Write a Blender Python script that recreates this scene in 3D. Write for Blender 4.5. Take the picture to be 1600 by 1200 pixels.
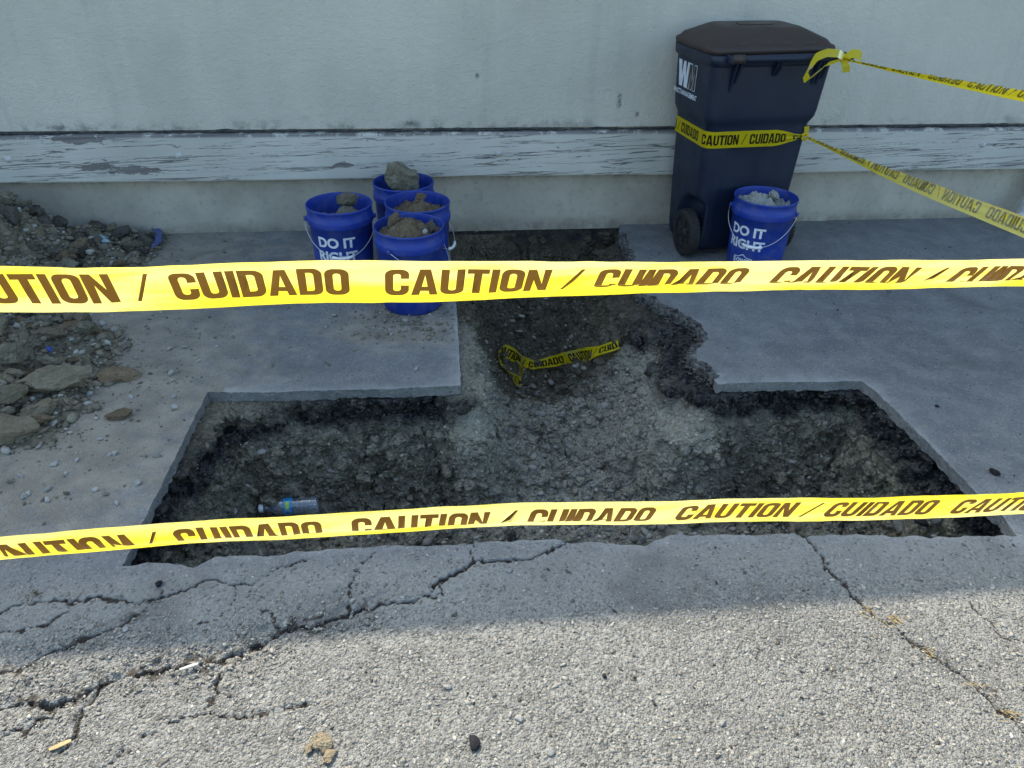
import bpy, bmesh, math, random
import numpy as np
from mathutils import Vector, Matrix
from mathutils.geometry import delaunay_2d_cdt

for o in list(bpy.data.objects):
    bpy.data.objects.remove(o)
scene = bpy.context.scene
C = scene.collection
rad = math.radians

# ------------------------------------------------------------------ camera
CAM_H, PITCH, YAW, ROLL, FPX = 1.55, rad(32.46), rad(6.18), rad(1.12), 1200.0
cf = np.array([math.sin(YAW)*math.cos(PITCH), math.cos(YAW)*math.cos(PITCH), -math.sin(PITCH)])
cr0 = np.array([math.cos(YAW), -math.sin(YAW), 0.0]); cu0 = np.cross(cr0, cf)
cr = math.cos(ROLL)*cr0 + math.sin(ROLL)*cu0
cu = -math.sin(ROLL)*cr0 + math.cos(ROLL)*cu0
cam_d = bpy.data.cameras.new('camera'); cam = bpy.data.objects.new('camera', cam_d); C.objects.link(cam)
cam_d.sensor_width = 36.0; cam_d.lens = FPX/1600*36.0; cam_d.clip_start = .05; cam_d.clip_end = 500
m = Matrix.Identity(4)
for i in range(3):
    m[i][0] = cr[i]; m[i][1] = cu[i]; m[i][2] = -cf[i]
m[2][3] = CAM_H
cam.matrix_world = m
scene.camera = cam

# ------------------------------------------------------------------ sky and sun
SUN_EL, SUN_AZ = rad(50), rad(-30)          # behind the building, from the left (azimuth from +Y towards +X)
world = bpy.data.worlds.new('World'); scene.world = world; world.use_nodes = True
wn = world.node_tree.nodes; wl = world.node_tree.links; wn.clear()
sky = wn.new('ShaderNodeTexSky'); sky.sky_type = 'NISHITA'; sky.sun_disc = False
sky.sun_elevation = SUN_EL; sky.sun_rotation = SUN_AZ; sky.air_density = 1.0; sky.dust_density = 2.6; sky.ozone_density = .6
bg = wn.new('ShaderNodeBackground'); bg.inputs['Strength'].default_value = 0.15
wo = wn.new('ShaderNodeOutputWorld'); wb = wn.new('ShaderNodeMix'); wb.data_type = 'RGBA'; wb.blend_type = 'MULTIPLY'; wb.inputs[0].default_value = 1; wb.inputs[7].default_value = (.94, 1.03, 1.0, 1)   # white balance of the sky light
wl.new(sky.outputs[0], wb.inputs[6]); wl.new(wb.outputs[2], bg.inputs[0]); wl.new(bg.outputs[0], wo.inputs[0])
sd = bpy.data.lights.new('sun', 'SUN'); sd.energy = 2.25; sd.angle = rad(0.53); sd.color = (1, .90, .74)
sun = bpy.data.objects.new('sun', sd); C.objects.link(sun)
to_sun = Vector((math.sin(SUN_AZ)*math.cos(SUN_EL), math.cos(SUN_AZ)*math.cos(SUN_EL), math.sin(SUN_EL)))
sun.rotation_euler = to_sun.to_track_quat('Z', 'Y').to_euler()
sun.location = (-3, 8, 9)
vs = scene.view_settings; vs.view_transform = 'Standard'; vs.look = 'None'; vs.gamma = 1; vs.use_curve_mapping = False
vs.exposure = 1.44

# ------------------------------------------------------------------ pixel helpers
def ray(x, y):
    return cf + cr*(x-800)/FPX - cu*(y-600)/FPX
def G(x, y, z=0.0):
    d = ray(x, y); t = (z-CAM_H)/d[2]
    return np.array([0, 0, CAM_H]) + t*d
def W(x, y, Y):
    d = ray(x, y); return np.array([0, 0, CAM_H]) + d*(Y/d[1])
WALL_Y = 4.04

# ------------------------------------------------------------------ numpy noise
def _h(ix, iy, iz, seed):
    h = (ix.astype(np.uint32)*np.uint32(374761393)) ^ (iy.astype(np.uint32)*np.uint32(668265263)) ^ (iz.astype(np.uint32)*np.uint32(2147483647 & 1274126177)) ^ np.uint32((seed*2654435761) & 0xffffffff)
    h = (h ^ (h >> np.uint32(13)))*np.uint32(1274126177); h = (h ^ (h >> np.uint32(15)))*np.uint32(2246822519)
    h = h ^ (h >> np.uint32(14))
    return (h & np.uint32(0xffffff)).astype(np.float32)/np.float32(0xffffff)
def vnoise(P, freq, seed=0):
    Q = (np.asarray(P, dtype=np.float64)*freq + 1000.0)
    I = np.floor(Q).astype(np.int64); f = (Q-I).astype(np.float32); f = f*f*(3-2*f)
    r = np.zeros(len(Q), np.float32)
    for dx in (0, 1):
        wx = f[:, 0] if dx else 1-f[:, 0]
        for dy in (0, 1):
            wy = f[:, 1] if dy else 1-f[:, 1]
            for dz in (0, 1):
                wz = f[:, 2] if dz else 1-f[:, 2]
                r += wx*wy*wz*_h(I[:, 0]+dx, I[:, 1]+dy, I[:, 2]+dz, seed)
    return r*2-1
def fbm(P, freq, oct=4, gain=.5, seed=0):
    r = 0; a = 1; s = 0
    for k in range(oct):
        r = r + a*vnoise(P, freq*2**k, seed+k*17); s += a; a *= gain
    return r/s
def worley(P, freq, seed=0):
    Q = np.asarray(P, dtype=np.float64)*freq + 1000.0
    I = np.floor(Q).astype(np.int64)
    best = np.full(len(Q), 9., np.float32)
    for dx in (-1, 0, 1):
        for dy in (-1, 0, 1):
            for dz in (-1, 0, 1):
                J = I+np.array([dx, dy, dz])
                d = 0
                for k in range(3):
                    d = d + (J[:, k]+_h(J[:, 0], J[:, 1], J[:, 2], seed+k*31) - Q[:, k])**2
                best = np.minimum(best, d.astype(np.float32))
    return np.sqrt(best)
def P3(x, y, z=0.0):
    x = np.asarray(x, float).ravel(); return np.stack([x, np.asarray(y, float).ravel(), np.zeros_like(x)+z], 1)
def sstep(a, b, x):
    t = np.clip((x-a)/(b-a), 0, 1); return t*t*(3-2*t)
def seg_dist(px, py, pts, closed=False):
    """distance to polyline, arc parameter index of the nearest segment, nearest point"""
    n = len(pts); best = np.full(px.shape, 1e9); bx = np.zeros(px.shape); by = np.zeros(px.shape); bi = np.zeros(px.shape, int)
    for i in range(n if closed else n-1):
        a = pts[i]; b = pts[(i+1) % n]; dx, dy = b[0]-a[0], b[1]-a[1]; L = dx*dx+dy*dy+1e-12
        t = np.clip(((px-a[0])*dx+(py-a[1])*dy)/L, 0, 1); qx = a[0]+t*dx; qy = a[1]+t*dy
        d = (px-qx)**2+(py-qy)**2; mk = d < best
        best = np.where(mk, d, best); bx = np.where(mk, qx, bx); by = np.where(mk, qy, by); bi = np.where(mk, i, bi)
    return np.sqrt(best), bx, by, bi
def inside(px, py, pts):
    r = np.zeros(px.shape, bool); n = len(pts)
    for i in range(n):
        x0, y0 = pts[i]; x1, y1 = pts[(i+1) % n]
        if y0 == y1: continue
        c = ((y0 > py) != (y1 > py)) & (px < (x1-x0)*(py-y0)/(y1-y0)+x0)
        r ^= c
    return r
def sdist(px, py, pts):
    d = seg_dist(px, py, pts, True)[0]
    return np.where(inside(px, py, pts), d, -d)

# ------------------------------------------------------------------ object helpers
def tag(o, label=None, cat=None, group=None, kind=None):
    if label: o['label'] = label
    if cat: o['category'] = cat
    if group: o['group'] = group
    if kind: o['kind'] = kind
    return o
def empty(name, loc=(0, 0, 0), rz=0.0):
    o = bpy.data.objects.new(name, None); C.objects.link(o); o.location = loc; o.rotation_euler = (0, 0, rz); o.empty_display_size = .1
    return o
def link(name, me, mat, parent=None, smooth=False):
    o = bpy.data.objects.new(name, me); C.objects.link(o)
    if mat is not None:
        me.materials.clear(); me.materials.append(mat)
    if smooth and len(me.polygons):
        me.polygons.foreach_set('use_smooth', np.ones(len(me.polygons), bool))
    if parent: o.parent = parent
    return o
def mesh_np(name, V, F):
    """V (n,3), F (m,k) k = 3 or 4"""
    me = bpy.data.meshes.new(name); V = np.asarray(V, np.float32); F = np.asarray(F, np.int32)
    me.vertices.add(len(V)); me.vertices.foreach_set('co', V.ravel())
    k = F.shape[1]; me.loops.add(F.size); me.loops.foreach_set('vertex_index', F.ravel())
    me.polygons.add(len(F)); me.polygons.foreach_set('loop_start', np.arange(0, F.size, k, dtype=np.int32))
    me.update(calc_edges=True); me.validate()
    return me
def point_color(me, name, col):
    at = me.color_attributes.new(name, 'FLOAT_COLOR', 'POINT')
    c = np.ones((len(col), 4), np.float32); c[:, :col.shape[1]] = col
    at.data.foreach_set('color', c.ravel())
def bm_obj(name, bm, mat, parent=None, smooth=False):
    me = bpy.data.meshes.new(name); bm.normal_update(); bm.to_mesh(me); bm.free()
    return link(name, me, mat, parent, smooth)
def add_box(bm, c, s, rot=None):
    r = bmesh.ops.create_cube(bm, size=1); vv = r['verts']
    for v in vv:
        v.co = Vector((v.co.x*s[0], v.co.y*s[1], v.co.z*s[2]))
        if rot: v.co = rot @ v.co
        v.co += Vector(c)
    return vv
def bevel_all(bm, w, seg=2):
    bmesh.ops.bevel(bm, geom=bm.edges[:], offset=w, segments=seg, profile=.5, affect='EDGES')
def add_tube(bm, pts, r, n=8, closed=False, caps=True):
    pts = [Vector(p) for p in pts]; rings = []
    N = len(pts); up = Vector((0, 0, 1)); prev = None
    for i, p in enumerate(pts):
        a = pts[(i-1) % N] if (i > 0 or closed) else p; b = pts[(i+1) % N] if (i < N-1 or closed) else p
        t = (b-a).normalized()
        if prev is None:
            u = t.cross(up)
            if u.length < .1: u = t.cross(Vector((1, 0, 0)))
            u.normalize()
        else:
            u = (prev - t*prev.dot(t)).normalized()
        prev = u; w = t.cross(u); rr = r[i] if hasattr(r, '__len__') else r
        rings.append([bm.verts.new(p+(u*math.cos(k*2*math.pi/n)+w*math.sin(k*2*math.pi/n))*rr) for k in range(n)])
    for i in range(N if closed else N-1):
        A, B = rings[i], rings[(i+1) % N]
        for k in range(n): bm.faces.new((A[k], A[(k+1) % n], B[(k+1) % n], B[k]))
    if caps and not closed:
        bm.faces.new(rings[0][::-1]); bm.faces.new(rings[-1])
def add_lathe(bm, prof, n=48, cap0=False, cap1=False, axis='z'):
    rings = []
    for r, z in prof:
        ring = []
        for k in range(n):
            a = 2*math.pi*k/n
            co = (r*math.cos(a), r*math.sin(a), z) if axis == 'z' else (z, r*math.cos(a), r*math.sin(a))
            ring.append(bm.verts.new(co))
        rings.append(ring)
    for A, B in zip(rings, rings[1:]):
        for k in range(n): bm.faces.new((A[k], A[(k+1) % n], B[(k+1) % n], B[k]))
    if cap0: bm.faces.new(rings[0][::-1])
    if cap1: bm.faces.new(rings[-1])
    return rings

# ------------------------------------------------------------------ materials
class NT:
    def __init__(s, name):
        s.m = bpy.data.materials.new(name); s.m.use_nodes = True; s.t = s.m.node_tree; s.t.nodes.clear()
        s.out = s.t.nodes.new('ShaderNodeOutputMaterial')
    def n(s, typ, **kw):
        nd = s.t.nodes.new(typ)
        for k, v in kw.items():
            if k == 'ins':
                for a, b in v.items(): s.set(nd, a, b)
            else: setattr(nd, k, v)
        return nd
    def set(s, nd, a, b):
        if hasattr(b, 'is_output') or isinstance(b, bpy.types.NodeSocket): s.t.links.new(b, nd.inputs[a])
        else: nd.inputs[a].default_value = b
    def coord(s, which='Object', scale=(1, 1, 1), rot=(0, 0, 0), loc=(0, 0, 0)):
        tc = s.n('ShaderNodeTexCoord'); mp = s.n('ShaderNodeMapping', ins={'Vector': tc.outputs[which], 'Scale': scale, 'Rotation': rot, 'Location': loc})
        return mp.outputs[0]
    def pos(s, scale=(1, 1, 1), rot=(0, 0, 0)):
        g = s.n('ShaderNodeNewGeometry'); mp = s.n('ShaderNodeMapping', ins={'Vector': g.outputs['Position'], 'Scale': scale, 'Rotation': rot})
        return mp.outputs[0]
    def noise(s, vec, scale, detail=4, rough=.55, dist=0):
        return s.n('ShaderNodeTexNoise', ins={'Vector': vec, 'Scale': scale, 'Detail': detail, 'Roughness': rough, 'Distortion': dist}).outputs[0]
    def voro(s, vec, scale, out='Distance', feat='F1'):
        return s.n('ShaderNodeTexVoronoi', feature=feat, ins={'Vector': vec, 'Scale': scale}).outputs[out]
    def rng(s, v, a, b, c=0.0, d=1.0):
        return s.n('ShaderNodeMapRange', interpolation_type='SMOOTHSTEP', ins={0: v, 1: a, 2: b, 3: c, 4: d}).outputs[0]
    def math(s, op, a, b=0.0):
        return s.n('ShaderNodeMath', operation=op, ins={0: a, 1: b}).outputs[0]
    def mix(s, f, a, b, mode='MIX'):
        nd = s.n('ShaderNodeMix', data_type='RGBA', blend_type=mode); s.set(nd, 0, f)
        for i, v in ((6, a), (7, b)):
            if isinstance(v, tuple) and len(v) == 3: v = (*v, 1)
            s.set(nd, i, v)
        return nd.outputs[2]
    def bump(s, h, strength=.5, dist=.01, normal=None):
        b = s.n('ShaderNodeBump', ins={'Height': h, 'Strength': strength, 'Distance': dist})
        if normal: s.set(b, 'Normal', normal)
        return b.outputs[0]
    def attr(s, name, out='Color'):
        return s.n('ShaderNodeAttribute', attribute_name=name).outputs[out]
    def sep(s, c):
        return s.n('ShaderNodeSeparateColor', ins={0: c}).outputs
    def bsdf(s, col, rough=.8, spec=.3, normal=None, **kw):
        p = s.n('ShaderNodeBsdfPrincipled')
        if isinstance(col, tuple) and len(col) == 3: col = (*col, 1)
        s.set(p, 'Base Color', col); s.set(p, 'Roughness', rough); s.set(p, 'Specular IOR Level', spec)
        if normal: s.set(p, 'Normal', normal)
        for k, v in kw.items(): s.set(p, k, v)
        s.t.links.new(p.outputs[0], s.out.inputs[0]); return p
def mat_plain(name, col, rough=.6, spec=.4, var=.12, scale=40, bump=0.0, metal=0.0):
    t = NT(name); v = t.coord('Object'); n = t.noise(v, scale, 4)
    c = t.mix(t.rng(n, .3, .7), tuple(x*(1-var) for x in col), tuple(min(1, x*(1+var)) for x in col))
    t.bsdf(c, rough, spec, t.bump(n, bump, .003) if bump else None, Metallic=metal); return t.m

def mat_pavement():
    t = NT('asphalt_pavement'); p = t.pos()
    r, g, b = t.sep(t.attr('mask'))[:3]
    yy_ = t.n('ShaderNodeSeparateXYZ', ins={0: p}).outputs[1]
    big = t.noise(p, 1.3, 5, .6); mid = t.noise(p, 9, 5, .6); fine = t.noise(p, 120, 3, .6); vf = t.noise(p, 420, 2, .6)
    col = t.mix(t.rng(big, .3, .7), (.135, .140, .146), (.190, .193, .194))
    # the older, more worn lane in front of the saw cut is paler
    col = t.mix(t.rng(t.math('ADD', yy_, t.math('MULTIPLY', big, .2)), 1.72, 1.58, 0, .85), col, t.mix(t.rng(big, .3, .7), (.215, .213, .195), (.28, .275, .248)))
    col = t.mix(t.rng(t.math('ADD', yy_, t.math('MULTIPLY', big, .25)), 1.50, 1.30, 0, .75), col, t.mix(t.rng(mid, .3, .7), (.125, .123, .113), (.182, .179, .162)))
    col = t.mix(t.rng(mid, .35, .7, 0, .45), col, (.29, .285, .27))
    col = t.mix(t.rng(fine, .5, .72, 0, .6), col, (.13, .13, .13))
    sp = t.voro(p, 160, 'Color'); spv = t.n('ShaderNodeSeparateColor', ins={0: sp}).outputs[0]
    col = t.mix(t.rng(spv, .84, .96, 0, .28), col, (.40, .39, .36))
    col = t.mix(t.rng(spv, .06, .0, 0, .6), col, (.06, .06, .065))
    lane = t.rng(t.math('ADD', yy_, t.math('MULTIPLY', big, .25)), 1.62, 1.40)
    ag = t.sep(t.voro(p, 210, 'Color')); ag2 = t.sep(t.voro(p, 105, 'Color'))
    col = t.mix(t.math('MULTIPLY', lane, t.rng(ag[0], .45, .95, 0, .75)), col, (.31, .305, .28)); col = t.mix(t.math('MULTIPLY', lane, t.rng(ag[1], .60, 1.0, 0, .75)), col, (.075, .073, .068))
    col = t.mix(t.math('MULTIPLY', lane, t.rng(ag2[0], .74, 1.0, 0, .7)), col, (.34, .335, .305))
    # tan soil tracked over the paving
    dn = t.noise(p, 14, 6, .65)
    dm = t.rng(t.math('ADD', r, t.math('MULTIPLY', t.math('SUBTRACT', dn, .5), 1.3)), .35, .8)
    col = t.mix(t.math('MULTIPLY', dm, .72), col, t.mix(t.rng(mid, .3, .7), (.225, .20, .152), (.335, .30, .235)))
    # pale cement dust along the saw cuts
    dmk = t.rng(t.math('ADD', g, t.math('MULTIPLY', t.math('SUBTRACT', t.noise(p, 7, 5, .6), .5), 1.0)), .25, 1.0)
    col = t.mix(t.math('MULTIPLY', dmk, .7), col, (.44, .44, .42))
    # stains
    st = t.rng(t.noise(p, 2.3, 6, .62, .8), .52, .72, 0, .55); col = t.mix(st, col, (.10, .10, .10))
    pl = t.rng(t.noise(t.pos((1, 1, 1), (0, 0, .7)), 4.3, 6, .68, .5), .55, .75, 0, .25); col = t.mix(pl, col, (.31, .305, .28))
    # soil in the cracks
    col = t.mix(t.rng(b, .3, .9), col, t.mix(t.rng(mid, .3, .7), (.035, .03, .027), (.07, .058, .045)))
    h = t.math('ADD', t.math('MULTIPLY', fine, .8), t.math('ADD', t.math('MULTIPLY', vf, .4), t.math('MULTIPLY', t.voro(p, 130), -.6)))
    h = t.math('SUBTRACT', h, t.math('MULTIPLY', lane, t.math('ADD', t.math('MULTIPLY', t.voro(p, 210), .9), t.math('MULTIPLY', t.voro(p, 105), .9))))
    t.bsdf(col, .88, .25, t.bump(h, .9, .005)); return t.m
def mat_stone(name, amount=.3):
    t = NT(name); p = t.pos(); c = t.attr('tint')
    n = t.noise(p, 150, 3, .6); m2 = t.noise(p, 40, 4)
    col = t.mix(t.rng(n, .3, .7, 0, amount), c, t.mix(.5, c, (.05, .045, .04)))
    col = t.mix(t.rng(m2, .45, .7, 0, .3), col, (.25, .22, .17))
    t.bsdf(col, .85, .25, t.bump(n, .5, .003)); return t.m
def mat_soil():
    t = NT('pit_soil'); p = t.pos()
    z = t.n('ShaderNodeSeparateXYZ', ins={0: p}).outputs[2]
    r, g, b = t.sep(t.attr('mask'))[:3]
    n1 = t.noise(p, 5, 5, .6); n2 = t.noise(p, 22, 5, .65); n3 = t.noise(p, 90, 4, .65); n4 = t.noise(p, 330, 3, .6)
    col = t.mix(t.rng(n2, .32, .68), (.165, .155, .115), (.32, .297, .22))
    col = t.mix(t.rng(n1, .5, .72, 0, .55), col, (.24, .185, .105))
    col = t.mix(t.rng(n3, .48, .70, 0, .5), col, (.11, .10, .075))
    wp = t.n('ShaderNodeVectorMath', operation='ADD', ins={0: p, 1: t.n('ShaderNodeVectorMath', operation='SCALE', ins={0: t.n('ShaderNodeTexNoise', ins={'Vector': p, 'Scale': 60.0, 'Detail': 2.0}).outputs[1], 'Scale': .012}).outputs[0]}).outputs[0]
    cv = t.sep(t.voro(wp, 62, 'Color')); cv2 = t.sep(t.voro(wp, 24, 'Color'))
    col = t.mix(t.rng(cv[0], .62, .95, 0, .6), col, (.40, .375, .30)); col = t.mix(t.rng(cv[1], .72, 1.0, 0, .5), col, (.12, .11, .085))
    col = t.mix(t.rng(cv2[0], .6, 1.0, 0, .4), col, (.34, .315, .24)); col = t.mix(t.rng(cv2[1], .6, 1.0, 0, .35), col, (.15, .13, .095))
    col = t.mix(t.math('MULTIPLY', g, t.rng(n2, .25, .6, .55, 1.0)), col, t.mix(t.rng(n3, .3, .7), (.37, .345, .27), (.50, .47, .385)))
    zz = t.math('ADD', z, t.math('ADD', t.math('MULTIPLY', t.math('SUBTRACT', n1, .5), .16), t.math('MULTIPLY', t.math('SUBTRACT', n2, .5), .09)))
    blk = t.math('MULTIPLY', t.rng(zz, -.165, -.125), r)
    col = t.mix(blk, col, t.mix(t.rng(t.math('ADD', t.math('MULTIPLY', n2, .6), t.math('MULTIPLY', cv[2], .45)), .34, .86), (.018, .018, .021), (.10, .097, .092)))
    col = t.mix(t.math('MULTIPLY', b, .8), col, t.mix(t.rng(n2, .3, .7), (.085, .07, .05), (.17, .14, .098)))
    h = t.math('ADD', t.math('MULTIPLY', n3, 1.0), t.math('ADD', t.math('MULTIPLY', n4, .35), t.math('MULTIPLY', t.voro(wp, 62), -1.6)))
    t.bsdf(col, .95, .12, t.bump(h, 1.0, .016)); return t.m
def mat_clod(name, a, b2):
    t = NT(name); p = t.coord('Object'); oi = t.n('ShaderNodeObjectInfo')
    n = t.noise(t.pos(), 30, 5, .65); f = t.noise(t.pos(), 140, 4, .65)
    col = t.mix(t.rng(n, .3, .7), a, b2)
    col = t.mix(t.math('MULTIPLY', oi.outputs['Random'], .55), col, tuple(x*.55 for x in a))
    col = t.mix(t.rng(f, .5, .75, 0, .5), col, tuple(x*.45 for x in a))
    t.bsdf(col, .95, .12, t.bump(t.math('ADD', f, t.math('MULTIPLY', n, .6)), .8, .008)); return t.m
def mat_stucco():
    t = NT('painted_stucco'); p = t.pos()
    n = t.noise(p, 42, 5, .65); n2 = t.noise(p, 150, 3, .6); big = t.noise(p, .9, 5, .6); streak = t.noise(t.pos((3.2, 1, .35)), 1.6, 5, .6)
    col = t.mix(t.rng(big, .3, .7), (.49, .465, .40), (.62, .59, .508))
    col = t.mix(t.rng(streak, .5, .75, 0, .35), col, (.66, .625, .54))
    col = t.mix(t.rng(streak, .45, .25, 0, .55), col, (.385, .37, .335))
    sp = t.rng(t.noise(p, 11, 6, .75), .70, .78, 0, .55); col = t.mix(sp, col, (.26, .25, .235))
    z = t.n('ShaderNodeSeparateXYZ', ins={0: p}).outputs[2]
    low = t.math('MULTIPLY', t.rng(z, .62, .535), t.rng(t.noise(p, 6, 7, .78), .47, .66)); col = t.mix(t.math('MULTIPLY', low, .8), col, (.17, .165, .16))
    for px, py, rx, rz in ((968, 158, .016, .05), (745, 117, .013, .022), (996, 178, .014, .02), (640, 193, .05, .016), (90, 200, .06, .02)):   # scuffs
        q = W(px, py, 4.012)
        d = t.n('ShaderNodeVectorMath', operation='MULTIPLY', ins={0: t.n('ShaderNodeVectorMath', operation='SUBTRACT', ins={0: p, 1: tuple(q)}).outputs[0], 1: (1/rx, 0, 1/rz)}).outputs[0]
        L = t.n('ShaderNodeVectorMath', operation='LENGTH', ins={0: d}).outputs['Value']
        L = t.math('ADD', L, t.math('MULTIPLY', t.math('SUBTRACT', t.noise(p, 38, 6, .75), .5), 3.2)); col = t.mix(t.rng(L, 1.0, .2, 0, .75), col, (.13, .13, .125))
    t.bsdf(col, .9, .2, t.bump(t.math('ADD', n, t.math('MULTIPLY', n2, .5)), .8, .009)); return t.m
def mat_foundation():
    t = NT('foundation_concrete'); p = t.pos()
    n = t.noise(p, 30, 5, .6); big = t.noise(p, 3, 5, .6); f = t.noise(p, 160, 3)
    col = t.mix(t.rng(big, .3, .7), (.36, .33, .275), (.50, .46, .385))
    col = t.mix(t.rng(n, .5, .75, 0, .5), col, (.27, .25, .225))
    pit = t.rng(t.noise(p, 28, 5, .8), .66, .72); col = t.mix(t.math('MULTIPLY', pit, .8), col, (.10, .08, .07))
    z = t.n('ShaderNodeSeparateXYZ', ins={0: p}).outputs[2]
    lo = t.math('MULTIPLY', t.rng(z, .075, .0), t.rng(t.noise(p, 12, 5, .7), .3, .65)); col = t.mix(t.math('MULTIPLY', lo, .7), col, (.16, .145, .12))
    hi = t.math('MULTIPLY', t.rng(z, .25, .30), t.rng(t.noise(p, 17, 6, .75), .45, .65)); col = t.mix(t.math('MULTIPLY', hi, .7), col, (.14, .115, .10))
    t.bsdf(col, .9, .2, t.bump(t.math('SUBTRACT', t.math('ADD', n, t.math('MULTIPLY', f, .4)), pit), .6, .006)); return t.m
def mat_board():
    t = NT('peeling_painted_wood')
    g = t.pos((1, 1, 1), (0, rad(2.2), 0))
    ln = t.n('ShaderNodeMapping', ins={'Vector': g, 'Scale': (1.1, 1, 38)}).outputs[0]
    warp = t.noise(g, 3, 3)
    n1 = t.noise(ln, 1.0, 5, .62, .35)
    l1 = t.math('ABSOLUTE', t.math('SUBTRACT', n1, .5))
    presence = t.noise(t.n('ShaderNodeMapping', ins={'Vector': g, 'Scale': (1.5, 1, 9)}).outputs[0], 1.3, 3)
    thick = t.rng(presence, .38, .66, .001, .0135)
    crack = t.n('ShaderNodeMapRange', ins={0: t.math('DIVIDE', l1, thick), 1: .6, 2: 1.3, 3: 1.0, 4: 0.0}).outputs[0]
    fl = t.noise(t.n('ShaderNodeMapping', ins={'Vector': g, 'Scale': (5, 1, 20)}).outputs[0], 1.4, 6, .7)
    peel = t.rng(fl, .685, .70)
    z = t.n('ShaderNodeSeparateXYZ', ins={0: t.pos()}).outputs[2]
    edge = t.math('MULTIPLY', t.rng(z, .508, .528), t.rng(t.noise(t.pos((2, 1, 1)), 4, 5, .7), .42, .5))
    peel = t.math('MAXIMUM', peel, edge)
    bare = t.math('MAXIMUM', crack, peel)
    for px, py, rx, rz in ((118, 214, .13, .022), (160, 256, .09, .018), (205, 263, .09, .02), (535, 255, .05, .012)):   # the large flaked-off patches
        q = W(px, py, 4.0)
        d = t.n('ShaderNodeVectorMath', operation='SUBTRACT', ins={0: t.pos(), 1: tuple(q)}).outputs[0]
        d = t.n('ShaderNodeVectorMath', operation='MULTIPLY', ins={0: d, 1: (1/rx, 0, 1/rz)}).outputs[0]
        L = t.n('ShaderNodeVectorMath', operation='LENGTH', ins={0: d}).outputs['Value']
        L = t.math('ADD', L, t.math('MULTIPLY', t.math('SUBTRACT', t.noise(t.pos((1, 1, 3.2)), 11, 6, .72), .5), 5.0))
        bare = t.math('MAXIMUM', bare, t.rng(L, 1.0, .94))
    paint = t.mix(t.rng(t.noise(g, 2.2, 5), .3, .7), (.46, .45, .405), (.57, .555, .50))
    paint = t.mix(t.rng(n1, .55, .8, 0, .4), paint, (.42, .42, .40))
    wood = t.mix(t.rng(n1, .3, .7), (.12, .112, .11), (.24, .225, .215))
    col = t.mix(bare, paint, wood)
    h = t.math('SUBTRACT', t.math('MULTIPLY', n1, .25), bare)
    t.bsdf(col, .72, .3, t.bump(h, .8, .004)); return t.m
def mat_tape(name, yel, ink=None, pale=.40):
    t = NT(name); col = ink or yel
    if ink is None:
        n = t.noise(t.coord('Object'), 6, 3); col = t.mix(t.rng(n, .3, .7), yel, tuple(x*.93 for x in yel))
        st = t.rng(t.noise(t.coord('Object', (1.6, 1.6, 9)), 1.3, 4, .6), .42, .62)     # sun glare put into the colour as random pale patches
        tr = t.n('ShaderNodeBsdfTranslucent', ins={'Color': t.mix(st, (.96, .82, .05), (.98, .82+.28*pale, pale))})
    else:
        tr = t.n('ShaderNodeBsdfTranslucent', ins={'Color': (.15, .078, .012, 1)})
        col = (*col, 1)
    df = t.n('ShaderNodeBsdfDiffuse', ins={'Color': col}); gl = t.n('ShaderNodeBsdfGlossy', ins={'Color': (1, 1, 1, 1), 'Roughness': .28})
    a = t.n('ShaderNodeMixShader', ins={0: .52, 1: df.outputs[0], 2: tr.outputs[0]})
    fr = t.n('ShaderNodeFresnel', ins={'IOR': 1.4})
    b = t.n('ShaderNodeMixShader', ins={0: t.math('MULTIPLY', fr.outputs[0], .35), 1: a.outputs[0], 2: gl.outputs[0]})
    t.t.links.new(b.outputs[0], t.out.inputs[0]); return t.m
def mat_plastic(name, col, rough=.45, dust=.25, dustcol=(.3, .28, .24), scale=9, spec=.45):
    t = NT(name); v = t.coord('Object'); n = t.noise(v, scale, 6, .7); f = t.noise(v, 220, 2); sc = t.noise(t.coord('Object', (60, 60, 4)), 1.5, 4, .7)
    c = t.mix(t.rng(n, .42, .75, 0, dust), col, dustcol)
    c = t.mix(t.rng(sc, .66, .74, 0, dust*.9), c, tuple(min(1, x*1.6+.03) for x in col))
    t.bsdf(c, t.rng(n, .3, .7, rough-.06, rough+.2), spec, t.bump(f, .12, .002)); return t.m

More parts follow.
